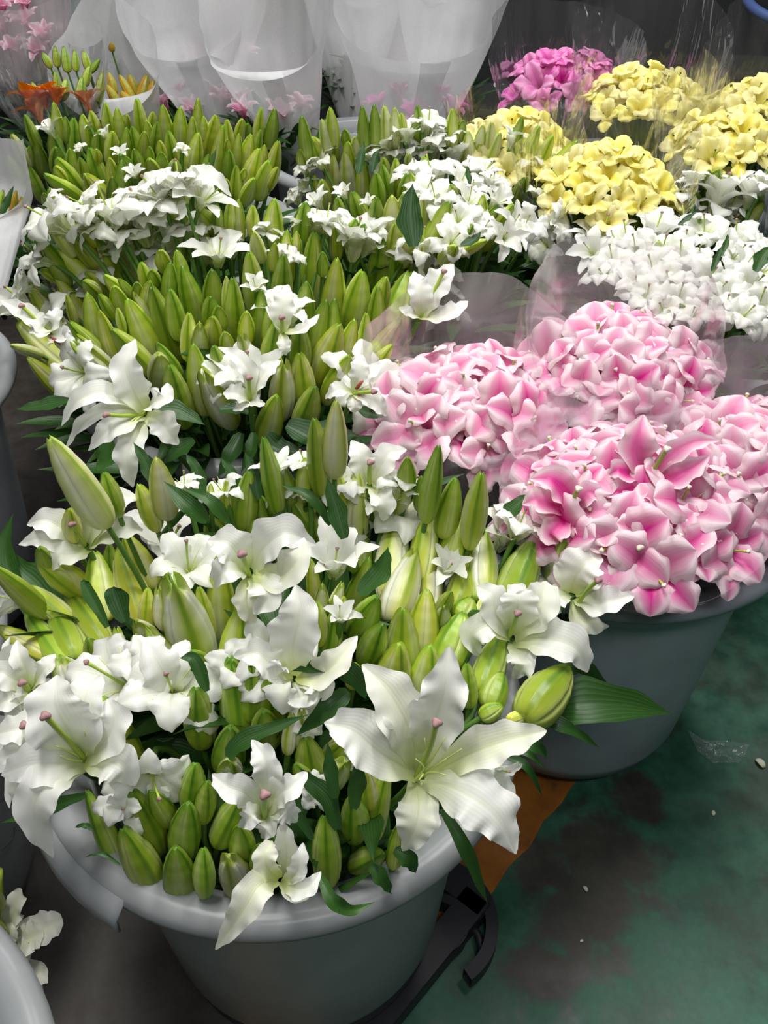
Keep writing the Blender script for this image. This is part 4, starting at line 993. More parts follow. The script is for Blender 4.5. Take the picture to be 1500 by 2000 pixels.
hero('white_lily', 'white lily at the picture edge above the drooping-petal one, two pointed petals upright', 'lily', (58, 1346, d), [
 ([(58, 1342, 0), (52, 1310, -.015), (38, 1280, -.02), (33, 1250, -.008)], 48, .08, .35, None),
 ([(62, 1342, 0), (78, 1318, -.018), (92, 1298, -.02), (108, 1277, -.01)], 46, .14, .35, None),
 ([(54, 1344, 0), (25, 1325, -.02), (0, 1312, -.022), (-28, 1325, -.01)], 60, .1, .3, None),
 ([(56, 1350, 0), (28, 1362, -.02), (0, 1372, -.022), (-20, 1392, -.01)], 54, .14, .3, None),
 ([(62, 1350, 0), (88, 1352, -.018), (105, 1365, -.02), (112, 1388, -.01)], 58, .22, .3, None),
 ([(60, 1352, 0), (62, 1375, -.015), (52, 1395, -.018), (34, 1410, -.008)], 56, .22, .3, None)],
 pist=[(58, 1348, 0), (52, 1342, -.02), (43, 1333, -.035)], foot=foot_of(D1, 110, 1330), bucket='b1')
d = dep_at(D1, 85, 1452, .01)
hero('white_lily', 'white lily tucked under the drooping-petal one, lying flat past the picture edge', 'lily', (88, 1455, d), [
 ([(84, 1450, 0), (52, 1425, -.018), (15, 1428, -.022), (-25, 1440, -.01)], 66, .1, .25, None),
 ([(84, 1456, 0), (55, 1462, -.018), (20, 1472, -.02), (-22, 1490, -.01)], 60, .1, .25, None),
 ([(86, 1448, 0), (75, 1420, -.015), (60, 1400, -.018), (35, 1395, -.008)], 54, .16, .3, None),
 ([(92, 1462, 0), (60, 1510, -.006), (40, 1545, -.008), (30, 1580, .0)], 60, .08, .25, 'cream'),
 ([(94, 1450, 0), (110, 1425, -.012), (122, 1408, -.012), (132, 1395, 0)], 44, .1, .3, None)],
 pist=[(84, 1455, 0), (64, 1435, -.02), (47, 1416, -.035)], foot=foot_of(D1, 130, 1440), bucket='b1')
# second bucket
d = dep_at(D2, 282, 808, .02)-.03
hero('white_lily', 'large open white lily hanging down in front of the dark leaves, petals splayed wide', 'lily', (282, 808, d), [
 ([(278, 806, 0), (225, 800, -.02), (165, 825, -.02), (128, 876, .0)], 42, .1, .3, None),
 ([(280, 800, 0), (215, 770, -.035), (155, 780, -.04), (120, 832, -.015)], 56, .08, .3, None),
 ([(284, 812, 0), (312, 822, -.02), (330, 845, -.022), (349, 868, -.005)], 62, .12, .2, None),
 ([(284, 802, 0), (262, 765, -.03), (246, 715, -.04), (264, 662, -.03)], 74, .16, .3, None),
 ([(286, 802, 0), (300, 785, -.03), (322, 775, -.035), (328, 748, -.02)], 52, .26, .3, None),
 ([(280, 812, 0), (240, 825, -.03), (205, 845, -.034), (172, 880, -.015)], 64, .12, .2, None),
 ([(282, 814, 0), (262, 855, -.026), (248, 900, -.03), (260, 952, -.01)], 64, .16, .2, None)],
 pist=[(283, 808, 0), (245, 812, -.03), (207, 810, -.05)],
 stam=[[(280, 810, 0), (264, 822, -.02), (243, 848, -.03)], [(280, 810, 0), (262, 818, -.02), (248, 832, -.03)]],
 foot=foot_of(D2, 300, 760), bucket='b2')
def hq(label, C0, dome, off, petals, pist=None, bk='b2', red=False):
    d = dep_at(dome, C0[0], C0[1], off)
    pet = []
    for (tx, ty, w_, bow, dz) in petals:
        bx, by = C0; mx, my = (bx+tx)/2, (by+ty)/2; L_ = math.hypot(tx-bx, ty-by); nx, ny = -(ty-by)/L_, (tx-bx)/L_
        pet.append(([(bx, by, 0), (lerp(bx, tx, .36)+nx*bow*L_, lerp(by, ty, .36)+ny*bow*L_, -dz), (lerp(bx, tx, .72)+nx*bow*L_*.8, lerp(by, ty, .72)+ny*bow*L_*.8, -dz*1.1), (tx, ty, -dz*.4)], w_, .16, .3, None))
    o = hero('white_lily', label, 'lily', (C0[0], C0[1], d), pet, pist=[(C0[0], C0[1], 0), ((C0[0]+pist[0])/2, (C0[1]+pist[1])/2, -.02), (pist[0], pist[1], -.03)] if pist else None, foot=foot_of(dome, *C0), bucket=bk)
    if red:
        for k, (x, y, a, b_) in enumerate(red):
            p0 = at_depth(x, y, d-.012)-o.location; p1 = at_depth(a, b_, d-.016)-o.location
            V, F = tube([p0, (p0+p1)/2+Vector((0, 0, .002)), p1], [.0018, .0024, .0014], 6); link('anther', mesh('anther', V, F, M['anther']), o)
    return o
hq('open white lily with a tall upright petal among packed yellow-green buds', (552, 650), D2, .015, [(563, 556, 52, -.05, .015), (624, 614, 26, .12, .015), (558, 694, 30, 0, .01), (519, 597, 15, 0, .008)], (550, 620))
hq('open white lily low in the bud mass, narrow petals over two plump buds', (488, 782), D2, .03, [(426, 678, 38, .22, .02), (548, 704, 42, -.1, .015), (436, 766, 44, .1, .015), (516, 786, 32, 0, .012), (455, 800, 30, 0, .012)], (486, 738))
hq('open white lily with red anthers at the bud mass corner touching the pink bunch', (690, 768), D2, .03, [(700, 688, 42, .08, .015), (748, 710, 38, -.08, .015), (635, 778, 38, .2, .018), (755, 812, 44, -.12, .018), (694, 806, 34, 0, .01)], (730, 765), red=[(695, 760, 714, 742), (700, 772, 712, 768)])
hq('open white lily with a long green pistil beyond the last tall bud', (822, 620), D2, .03, [(808, 530, 52, .06, .02), (886, 516, 66, -.06, .02), (914, 588, 44, .1, .02), (780, 600, 30, 0, .01)], (867, 530))
hq('half-open white lily at the outermost corner of the bud mass, red anther inside', (98, 652), D2, .01, [(2, 586, 42, .05, .02), (60, 610, 40, 0, .02), (112, 600, 40, 0, .02), (60, 640, 36, 0, .02), (128, 660, 40, 0, .01)], (42, 597), red=[(98, 660, 118, 672)])
hq('broad arching white lily on top of the bud mass before the slim green buds', (345, 385), D2, .03, [(262, 372, 40, .35, .03), (452, 384, 46, -.38, .03), (335, 335, 46, .0, .02), (362, 335, 34, 0, .02), (300, 425, 40, 0, .02), (350, 430, 40, 0, .02)], (359, 345))

# prominent leaves, each on the stem nearest to it
def near(bucket, px, py):
    best = min((r for r in RECS if r[1] == bucket), key=lambda r: (r[4]-px)**2+(r[5]-py)**2); return best[0]
def leaf(dome, bucket, ctl, w_, lift=0.0, cup=.3, dd=None):
    n = len(ctl); dd = dd or [0]*n
    c = [(x, y, dep_at(dome, x, y, lift)+e) for (x, y), e in zip(ctl, dd)]
    d0 = c[0][2]; c = [(x, y, d0+e) for (x, y, _), e in zip(c, dd)]
    add_leaf(near(bucket, *ctl[0]), c, w_, cup)
for ctl, w_, lift, dd in [
 ([(1065, 1390), (1130, 1375), (1220, 1375), (1313, 1394)], 96, .0, [0, -.02, -.01, .02]), ([(1085, 1310), (1130, 1300), (1186, 1333)], 44, -.02, [0, 0, .01]),
 ([(1040, 1402), (1105, 1420), (1172, 1461)], 30, .0, [0, -.01, .01]), ([(1000, 1438), (1045, 1455), (1070, 1482)], 34, -.01, [0, -.01, .01]), ([(995, 1462), (1035, 1475), (1068, 1505)], 15, 0, [0, -.01, .01]),
 ([(985, 1475), (1030, 1500), (1060, 1557)], 19, 0, [0, -.01, .01]), ([(718, 1358), (680, 1312), (625, 1300), (568, 1311)], 48, .035, [0, -.01, -.015, -.005]),
 ([(680, 1350), (640, 1385), (578, 1438)], 48, .03, [0, -.01, .0]), ([(862, 1580), (905, 1650), (930, 1710), (953, 1766)], 30, .04, [0, -.01, 0, .02]),
 ([(625, 1712), (650, 1758), (685, 1778), (733, 1762)], 30, .04, [0, -.01, 0, .01]), ([(170, 1552), (90, 1580), (0, 1608)], 28, 0, [0, 0, .01]),
 ([(75, 1225), (22, 1120), (12, 1060), (26, 1002)], 40, .0, [0, 0, 0, 0]), ([(120, 1195), (72, 1140), (40, 1110), (24, 1076)], 60, .0, [0, 0, 0, 0]),
 ([(302, 952), (285, 905), (260, 863)], 28, .03, [0, 0, 0]), ([(398, 968), (385, 920), (362, 884)], 28, .02, [0, 0, 0]), ([(405, 1018), (365, 985), (319, 939)], 42, .03, [0, -.01, 0]),
 ([(446, 1022), (410, 978), (357, 952)], 30, .03, [0, -.01, 0]), ([(464, 972), (452, 925), (431, 893)], 26, .03, [0, 0, 0]), ([(505, 975), (495, 925), (478, 883)], 28, .03, [0, 0, 0]),
 ([(672, 1052), (655, 990), (638, 932)], 40, .03, [0, 0, 0]), ([(645, 1025), (605, 970), (547, 947)], 22, .035, [0, -.01, 0]), ([(702, 1160), (745, 1115), (758, 1068)], 46, .02, [0, 0, 0]),
 ([(922, 1048), (935, 1015), (964, 986)], 30, .02, [0, 0, 0]), ([(985, 1018), (1005, 990), (1034, 964)], 34, .04, [0, 0, 0]), ([(1000, 1088), (1012, 1055), (1034, 1026)], 36, .03, [0, 0, 0]),
 ([(1090, 1240), (1118, 1210), (1144, 1176)], 36, .03, [0, 0, 0]), ([(1070, 1230), (1085, 1215), (1094, 1190)], 30, .02, [0, 0, 0]), ([(722, 1690), (745, 1715), (765, 1747)], 32, .02, [0, 0, .01]),
 ([(770, 1660), (800, 1680), (812, 1706)], 36, .02, [0, 0, .01]), ([(445, 1480), (470, 1450), (525, 1425), (605, 1395)], 40, .03, [0, 0, 0, 0]), ([(660, 1620), (640, 1560), (598, 1520), (588, 1500)], 40, .01, [0, 0, 0, 0]),
 ([(655, 1560), (645, 1500), (640, 1450)], 30, .03, [0, 0, 0]), ([(690, 1580), (700, 1520), (705, 1490)], 36, .03, [0, 0, 0]), ([(610, 1640), (585, 1590), (582, 1540)], 22, .04, [0, 0, 0]),
 ([(235, 1690), (200, 1668), (165, 1674)], 9, .03, [0, 0, 0]), ([(180, 1620), (165, 1612), (145, 1616)], 12, .03, [0, 0, 0]), ([(210, 1225), (170, 1150), (163, 1130)], 26, .02, [0, 0, 0]),
 ([(245, 1215), (225, 1160), (222, 1145)], 46, .02, [0, 0, 0]), ([(405, 1350), (380, 1290), (350, 1285)], 30, .02, [0, 0, 0]), ([(880, 1030), (905, 1005), (918, 985)], 22, .02, [0, 0, 0])]:
    leaf(D1, 'b1', ctl, w_, lift, dd=dd)
for ctl, w_, lift, dd in [
 ([(135, 782), (85, 792), (30, 800)], 34, 0, [0, 0, 0]), ([(215, 860), (205, 900), (186, 916)], 46, -.03, [0, 0, 0]), ([(300, 800), (350, 805), (400, 830)], 44, -.02, [0, 0, 0]),
 ([(472, 846), (450, 890), (424, 935)], 36, -.03, [0, -.01, 0]), ([(495, 845), (490, 880), (470, 925)], 26, -.03, [0, -.01, 0]), ([(560, 830), (600, 850), (615, 872)], 60, -.03, [0, 0, 0]),
 ([(620, 830), (660, 850), (700, 850)], 50, -.03, [0, 0, 0]), ([(700, 800), (730, 810), (760, 808)], 30, -.02, [0, 0, 0]), ([(520, 850), (540, 875), (600, 890)], 60, -.04, [0, 0, 0]),
 ([(430, 800), (470, 798), (500, 812)], 34, -.01, [0, 0, 0]), ([(380, 860), (350, 880), (320, 905)], 40, -.05, [0, 0, 0]), ([(640, 880), (690, 870), (735, 850)], 40, -.05, [0, 0, 0])]:
    leaf(D2, 'b2', ctl, w_, lift, dd=dd)
for ctl, w_, lift in [([(808, 482), (800, 420), (806, 358)], 52, .03), ([(700, 340), (705, 310), (712, 275)], 20, .03), ([(727, 335), (732, 310), (741, 290)], 18, .03), ([(900, 480), (925, 470), (940, 452)], 22, .01), ([(918, 360), (914, 340), (912, 322)], 12, .03)]:
    leaf(D4, 'b4', ctl, w_, lift)
for ctl, w_, lift in [([(1475, 530), (1490, 500), (1508, 480)], 30, .03), ([(1408, 500), (1418, 475), (1422, 455)], 12, .03), ([(1390, 530), (1402, 500), (1410, 480)], 14, .03), ([(1325, 440), (1345, 425), (1362, 412)], 12, .03)]:
    leaf(D5, 'b5', ctl, w_, lift)
BN = dict(b1='the nearest bucket', b2='the yellow-green bud mass', b3='the slim green buds by the paper sleeves', b4='the bucket beside the yellow lilies', b5='the white lilies behind the pink ones')
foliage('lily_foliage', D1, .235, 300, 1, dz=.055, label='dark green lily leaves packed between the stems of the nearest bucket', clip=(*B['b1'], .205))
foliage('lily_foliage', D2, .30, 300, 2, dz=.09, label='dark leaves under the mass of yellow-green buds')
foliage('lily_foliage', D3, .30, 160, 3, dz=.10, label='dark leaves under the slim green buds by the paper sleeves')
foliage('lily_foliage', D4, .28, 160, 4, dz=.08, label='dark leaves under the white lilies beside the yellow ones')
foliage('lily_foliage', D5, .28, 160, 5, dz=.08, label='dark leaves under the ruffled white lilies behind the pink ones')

# gaps between the traced stems: more buds of the same kind, deeper in
def fill(dome, bucket, spacing, wpx, kinds, lift, stuff=None, yr=(0, 2000)):
    items = [r for r in RECS if r[1] == bucket and r[2] == 'bud' and r[6]]
    def covered(x, y, m):
        for (x0, y0, x1, y1, w_) in COVER:
            if abs(x-x0) > 260 and abs(x-x1) > 260: continue
            dx, dy = x1-x0, y1-y0; l2 = dx*dx+dy*dy
            t = 0 if l2 == 0 else max(0, min(1, ((x-x0)*dx+(y-y0)*dy)/l2))
            if (x-x0-t*dx)**2+(y-y0-t*dy)**2 < (w_+m)**2: return True
        return False
    xs = [r[4] for r in items]; ys = [r[5] for r in items]; n = 0
    y = max(min(ys), yr[0])+10
    while y < min(max(ys), yr[1])+10:
        x = min(xs)-5+R.uniform(0, spacing)
        while x < max(xs)+5:
            xx, yy = x+R.uniform(-.25, .25)*spacing, y+R.uniform(-.25, .25)*spacing
            x += spacing
            nb = [r for r in items if abs(r[4]-xx) < 75 and abs(r[5]-yy) < 95]
            if len(nb) < 4 or covered(xx, yy, wpx*.12): continue
            q = {(r[4] > xx, r[5] > yy) for r in nb}
            if len(q) < 3: continue
            vx = sum(r[6][0] for r in nb)/len(nb); vy = sum(r[6][1] for r in nb)/len(nb)
            l_ = math.hypot(vx, vy); k = wpx*2.6/l_
            kd = R.choice(kinds); tx, ty = xx+vx*k*.35, yy+vy*k*.35
            bx_, by_ = tx-vx*k, ty-vy*k
            n += 1
            if stuff is None: place_bud(dome, tx, ty, bx_, by_, wpx*R.uniform(.85, 1.15), kd, bucket, lift=lift)
            else:
                m = len(RECS); o = place_bud(dome, tx, ty, bx_, by_, wpx*R.uniform(.85, 1.1), kd, bucket, lift=lift); RECS.pop()
                for c in list(o.children):
                    if c.name.startswith('bud'): stuff.append((Matrix.Translation(o.location) @ c.matrix_basis, c.data))
                    bpy.data.objects.remove(c)
                bpy.data.objects.remove(o)
        y += spacing*.8
    return n
n1 = fill(D1, 'b1', 30, 46, 'ggyg', -.012)
ST = []
n2 = fill(D2, 'b2', 24, 31, 'yygy', -.014, ST)+fill(D3, 'b3', 20, 24, 'gyg', -.012, ST)+fill(D4, 'b4', 22, 27, 'ygp', -.014, ST)
print('filler buds', n1, n2)
def stuff_mesh(name, items, label):
    V, F, UV, mi, mats = [], [], [], [], []
    for mx, me in items:
        v0 = len(V); uvl = me.uv_layers[0].data; uv = {}
        for p in me.polygons:
            for li in p.loop_indices: uv[me.loops[li].vertex_index] = tuple(uvl[li].uv)
        V += [mx @ v.co for v in me.vertices]; UV += [uv[i] for i in range(len(me.vertices))]
        m = me.materials[0]
        if m not in mats: mats.append(m)
        for p in me.polygons: F.append(tuple(i+v0 for i in p.vertices)); mi.append(mats.index(m))
    me = mesh(name, V, F, mats, UV); me.polygons.foreach_set('material_index', mi)
    return tag(link(name, me), label, 'lily buds', None, 'stuff')
if ST: stuff_mesh('lily_buds', ST, 'small half-hidden buds filling the gaps deep between the larger buds')

# ---------------------------------------------------------------- wrapped bunches
def cone(name, m, top, bot, r_top, label, cat, rise_b=.08, rise_f=-.02, corner=.03, flare=1.25, crinkle=.006, seed=0, thb=PI/2, r_bot=.05, corners=(.9, 2.6), group=None, tip_v=.72, open_=1.06, nz=26, fq=1.0):
    """a sheet rolled into a flared cone round a bunch; top = centre of the mouth, bot = centre of the foot"""
    rr = random.Random(seed); nth = 96; V, F, UV = [], [], []
    ctr = Vector(bot)
    for j in range(nz+1):
        v = j/nz
        for i in range(nth+1):
            th = thb+PI+ (i/nth)*2*PI*open_ ; c_ = math.cos(th-thb)
            hi = lerp(rise_f, rise_b, (1+c_)/2)
            for cc in corners: hi += corner*math.exp(-((math.atan2(math.sin(th-thb-cc), math.cos(th-thb-cc)))/.5)**2)
            vv = v
            base = Vector(bot).lerp(Vector(top), min(1, vv/tip_v))
            if vv <= tip_v:
                r = lerp(r_bot, r_top, (vv/tip_v)**.85); z = 0
            else:
                q = (vv-tip_v)/(1-tip_v); r = r_top*(1+(flare-1)*q); z = hi*q
            r *= 1+.004*i/nth*open_
            n_ = 1.3*noise.noise(Vector((math.cos(th)*1.3*fq+seed, math.sin(th)*1.3*fq, v*1.6)))+.7*abs(noise.noise(Vector((math.cos(th)*3.1*fq, math.sin(th)*3.1*fq+seed, v*1.3))))+.12*abs(noise.noise(Vector((math.cos(th)*8*fq+seed, math.sin(th)*8*fq, v*3))))
            r += n_*crinkle*(.5+2.2*v)+ (.002 if i > nth/open_ else 0)
            p = base+Vector((math.cos(th)*r, math.sin(th)*r, z+n_*crinkle*v*.8))-ctr
            V.append(p); UV.append((i/nth, v))
    for j in range(nz):
        for i in range(nth):
            a = j*(nth+1)+i; F.append((a, a+1, a+nth+2, a+nth+1))
    o = link(name, mesh(name, V, F, m, UV)); o.location = ctr
    return tag(o, label, cat, group)
def bunch(top, rad, n, size, mnames, name, cat, bucket, k=1.6, kind='cup', sm='stigmapale', stam=False, lean=(0, 0), foot=None, simple_=False, jit=.2):
    """flower heads packed over a domed disc"""
    ga = PI*(3-math.sqrt(5)); out = []
    for i in range(n):
        q = rad*math.sqrt((i+.5)/n); a = i*ga+rad*40
        x, y = top.x+q*math.cos(a), top.y+q*math.sin(a)
        P = Vector((x, y, top.z-k*q*q+R.uniform(-.008, .008)))
        ax = (Vector((math.cos(a), math.sin(a), 0))*(q/rad)*1.05+Vector((lean[0], lean[1], .95))-FW*.25+Vector((R.uniform(-jit, jit), R.uniform(-jit, jit), 0))).normalized()
        px = 750+FPX*(P-CO).dot(RT)/depth_of(P); py = 1000-FPX*(P-CO).dot(UP)/depth_of(P)
        mn = mnames[i % len(mnames)]
        f = foot or Vector((top.x, top.y, .3))
        out.append(flower(P-ax*size*.5, ax, size*R.uniform(.9, 1.12), kind, mn, bucket, px, py, name, cat, f, sm=sm if (not simple_ or i % 3 == 0) else None, stam=stam and i % 2 == 0))
    return out
# pink lilies in four sleeves standing in the grey bucket
pinks = [  # key, px, py, z, radius, n
 ('p1', 918, 735, .635, .120, 24, .080), ('p2', 1245, 925, .632, .128, 30, .080), ('p3', 1220, 665, .660, .118, 22, .080), ('p4', 1468, 850, .620, .115, 24, .080)]
PINKN = dict(p1='the pink bunch over the dark gap', p2='the front pink bunch', p3='the back pink bunch', p4='the pink bunch at the edge')
bx, by = B['b6']
for key, px, py, z, rad, n, sz in pinks:
    top = at_z(px, py, z); foot = Vector((lerp(bx, top.x, .35), lerp(by, top.y, .35), .22))
    bunch(top, rad, n, sz, ['pink', 'pinkpale', 'pink'] if key == 'p2' else ['pinkpale', 'pink', 'pinkpale'], 'pink_lily', 'pink lily', key, k=3.4 if key != 'p2' else 2.6, foot=foot, stam=(key == 'p2'))
    rl = top.copy(); rl.z = z-(.075 if key != 'p2' else .095)
    if key == 'p2': kw = dict(rise_b=.12, rise_f=.02, corner=.03, corners=(2.75, -.9))
    elif key == 'p1': kw = dict(rise_b=.15, rise_f=.045, corner=.015, corners=(1.9, -.6))
    elif key == 'p3': kw = dict(rise_b=.15, rise_f=.05, corner=.02, corners=(.6, -.8))
    else: kw = dict(rise_b=.13, rise_f=.05, corner=.015, corners=(1.1, -.5))
    cone('film_sleeve', MILKY, rl, foot+Vector((0, 0, .10)), rad*1.04, dict(p1='milky film sleeve round the pink bunch over the dark gap', p2='milky film sleeve round the front pink bunch, corner hanging over the grey rim', p3='milky film sleeve round the back pink bunch before the white lilies', p4='milky film sleeve round the pink bunch cut by the picture edge')[key],
         'sleeve', seed=int(px), crinkle=.005, flare=1.14, r_bot=.035, fq=.9, **kw)
d = depth_of(at_z(1262, 930, .60))-.062
hero('pink_lily', 'deep pink lily with one tall broad upright petal, centre of the front pink bunch', 'pink lily', (1262, 932, d), [
 ([(1262, 930, 0), (1245, 890, -.015), (1248, 850, -.02), (1257, 810, -.012)], 84, .05, .35, 'pink'),
 ([(1268, 930, 0), (1310, 890, -.02), (1360, 862, -.026), (1405, 860, -.01)], 48, .08, .4, 'pink'),
 ([(1256, 932, 0), (1225, 925, -.02), (1205, 918, -.024), (1186, 930, -.01)], 52, .1, .4, 'pink'),
 ([(1262, 938, 0), (1240, 955, -.02), (1205, 960, -.025), (1165, 962, -.015)], 56, .1, .4, 'pink'),
 ([(1268, 936, 0), (1310, 935, -.02), (1350, 915, -.025), (1385, 890, -.015)], 60, .1, .4, 'pink'),
 ([(1264, 940, 0), (1280, 965, -.02), (1290, 985, -.024), (1300, 1010, -.015)], 54, .1, .4, 'pink')],
 pist=[(1264, 935, 0), (1285, 905, -.025), (1303, 877, -.045)], foot=Vector((bx, by, .25)), sm='stigmapale')
d = depth_of(at_z(1262, 1100, .53))-.055
hero('pink_lily', 'deep pink lily at the lowest edge of the front pink bunch above the grey rim', 'pink lily', (1262, 1098, d), [
 ([(1262, 1090, .0), (1262, 1050, -.02), (1266, 1015, -.03), (1268, 980, -.02)], 84, .06, .4, 'pink'),
 ([(1254, 1094, 0), (1215, 1075, -.025), (1165, 1058, -.035), (1121, 1032, -.02)], 66, .12, .45, 'pink'),
 ([(1270, 1094, 0), (1320, 1075, -.025), (1365, 1050, -.035), (1392, 1002, -.02)], 76, .12, .45, 'pink'),
 ([(1268, 1102, 0), (1310, 1110, -.02), (1350, 1112, -.025), (1382, 1126, -.01)], 70, .08, .3, 'pink'),
 ([(1256, 1102, 0), (1230, 1120, -.02), (1205, 1132, -.022), (1180, 1146, -.01)], 60, .1, .3, 'pink'),
 ([(1262, 1104, 0), (1265, 1120, -.012), (1268, 1135, -.014), (1275, 1148, -.006)], 64, .1, .3, 'pink')],
 pist=[(1240, 1120, 0), (1240, 1095, -.03), (1249, 1069, -.05)], stam=[[(1238, 1118, 0), (1225, 1105, -.02), (1222, 1098, -.03)], [(1240, 1118, 0), (1255, 1105, -.02), (1264, 1102, -.03)]],
 foot=Vector((bx, by, .25)), sm='stigmapale')
d = depth_of(at_z(1110, 990, .58))-.055
hero('pink_lily', 'wide pink lily lying open behind the film at the left of the front pink bunch', 'pink lily', (1115, 1000, d), [
 ([(1115, 995, 0), (1100, 960, -.02), (1075, 935, -.025), (1035, 935, -.01)], 74, .06, .4, 'pink'),
 ([(1110, 1000, 0), (1070, 985, -.02), (1045, 975, -.02), (1020, 985, -.01)], 58, .1, .4, 'pinkpale'),
 ([(1112, 1006, 0), (1090, 1030, -.02), (1075, 1045, -.02), (1092, 1060, -.01)], 60, .1, .3, 'pinkpale'),
 ([(1118, 1004, 0), (1150, 1000, -.02), (1180, 995, -.025), (1206, 984, -.01)], 62, .08, .4, 'pinkpale'),
 ([(1118, 998, 0), (1140, 970, -.02), (1160, 962, -.02), (1182, 985, -.01)], 50, .1, .4, 'pink')],
 pist=[(1113, 1000, 0), (1120, 975, -.02), (1130, 955, -.035)], foot=Vector((bx, by, .25)), sm='stigmapale')

# yellow and magenta lilies in crisp clear film
YN = dict(y1='the yellow bunch against the white paper', y2='the front yellow bunch', y3='the back yellow bunch', y4='the yellow bunch at the picture edge', y5='the yellow bunch in the far corner', m1='the magenta bunch')
yel = [('y1', 1005, 235, .745, .110, 22, .050, 'yellow', 'b7'), ('y2', 1195, 300, .745, .125, 28, .052, 'yellow', 'b7'), ('y3', 1265, 145, .80, .115, 20, .052, 'yellow', 'b8'), ('y4', 1432, 235, .775, .100, 22, .052, 'yellow', 'b8'),
       ('y5', 1485, 170, .79, .09, 14, .052, 'yellow', 'b8'), ('m1', 1112, 108, .80, .125, 20, .055, 'magenta', 'b7')]
for key, px, py, z, rad, n, sz, mn, bk in yel:
    top = at_z(px, py, z); b0 = B[bk]; foot = Vector((lerp(top.x, b0[0], .25), lerp(top.y, b0[1], .25), .30))
    bunch(top, rad, n, sz, [mn], 'magenta_lily' if mn == 'magenta' else 'yellow_lily', 'lily', key, k=4.5, kind='cup', sm='stigmadark', foot=foot, simple_=True)
    rl = top.copy(); rl.z = z-.10
    kw = dict(y1=dict(rise_b=.13, rise_f=.03, corners=(1.6, -1.2)), y2=dict(rise_b=.16, rise_f=.02, corners=(-1.4, .3)), y3=dict(rise_b=.20, rise_f=.10, corners=(.9, -.9)), y4=dict(rise_b=.17, rise_f=.03, corners=(1.2, -1.0)), y5=dict(rise_b=.2, rise_f=.1, corners=(.5, 2)), m1=dict(rise_b=.16, rise_f=.05, corners=(.8, -1.6)))[key]
    cone('film_sleeve', FILM, rl, foot+Vector((0, 0, .05)), rad*1.02, 'clear crinkled film sleeve round '+YN[key], 'sleeve', seed=int(px*3), crinkle=.008, flare=1.25, corner=.035, r_bot=.04, fq=1.0, **kw)

# white paper sleeves at the back: mouth px/py, depth, radius, foot px/py
def psleeve(label, mx, my, dep, r, fx, fy, fdep, m=PAPER, name='paper_sleeve', seed=0, **kw):
    t = at_depth(mx, my, dep); f = at_depth(fx, fy, fdep)
    return cone(name, m, t, f, r, label, 'sleeve', seed=seed, r_bot=r*.28, crinkle=kw.pop('crinkle', .007), nz=22, **kw), t, f
PS = [
 ('white paper sleeve with a deep open mouth, front and centre of the paper sleeves', 517, 110, 2.16, .135, 590, 330, 2.36, dict(rise_b=.13, rise_f=-.015, corner=.05, corners=(1.25, -1.3), flare=1.12, seed=3)),
 ('tall white paper sleeve left of the open-mouthed one, its corner pointing outward', 365, 105, 2.28, .13, 455, 300, 2.45, dict(rise_b=.12, rise_f=.02, corner=.07, corners=(1.2, -.6), flare=1.15, seed=5)),
 ('widest white paper sleeve, next to the yellow and magenta lilies, a stiff corner folded out', 815, 110, 2.18, .165, 775, 350, 2.38, dict(rise_b=.12, rise_f=.035, corner=.07, corners=(-1.5, 1.3), flare=1.18, seed=8)),
 ('white paper sleeve with a curved lip showing orange-green buds', 215, 165, 2.24, .12, 285, 330, 2.40, dict(rise_b=.15, rise_f=-.045, corner=.04, corners=(.2, 1.8), flare=1.12, seed=11)),
 ('pale paper sleeve standing behind the open-mouthed one, top cut by the picture', 690, 20, 2.62, .13, 690, 240, 2.75, dict(rise_b=.12, rise_f=.03, corner=.03, flare=1.1, seed=14)),
 ('pale paper sleeve behind the tall one with its corner out, tinged pink at the top', 420, 25, 2.60, .14, 430, 200, 2.75, dict(rise_b=.10, rise_f=.03, corner=.03, flare=1.1, seed=17)),
 ('thin white paper sleeve behind the widest one, creased top edge', 880, 40, 2.42, .13, 850, 260, 2.6, dict(rise_b=.10, rise_f=.04, corner=.05, flare=1.15, seed=19)),
 ('white paper sleeve between the curved-lip one and the tall one at the back', 290, 60, 2.75, .13, 320, 200, 2.85, dict(rise_b=.08, rise_f=.03, corner=.03, flare=1.1, seed=23)),
]
PINK_IN = []
for i, (lab, mx, my, dp, r, fx, fy, fd, kw) in enumerate(PS):
    o, t, f = psleeve(lab, mx, my, dp, r, fx, fy, fd, **kw)
    fd_ = Dome(t.x, t.y, t.z-(.10 if i != 3 else .05), 3)
    foliage('lily_foliage', fd_, r*.8, 130, 40+i, dz=.0, label='blurred leaves and stems seen through ' + ['the open-mouthed paper sleeve', 'the tall paper sleeve', 'the widest paper sleeve', 'the curved-lip paper sleeve', 'the paper sleeve standing behind the open-mouthed one', 'the pink-tinged paper sleeve', 'the creased thin paper sleeve', 'the farthest paper sleeve'][i])
    if i in (0, 1, 2, 5):
        for q in range(5):
            a = q*1.3+i; P = t+Vector((math.cos(a)*r*.55, math.sin(a)*r*.55, -.13))
            x = 750+FPX*(P-CO).dot(RT)/depth_of(P); y = 1000-FPX*(P-CO).dot(UP)/depth_of(P)
            flower(P, Vector((math.cos(a)*.4, math.sin(a)*.4, 1)), .06, 'half', 'pinkpale' if i != 2 else 'magenta', 'w%d' % i, x, y, 'pink_lily', 'pink lily', f, sm=None, stam=False)
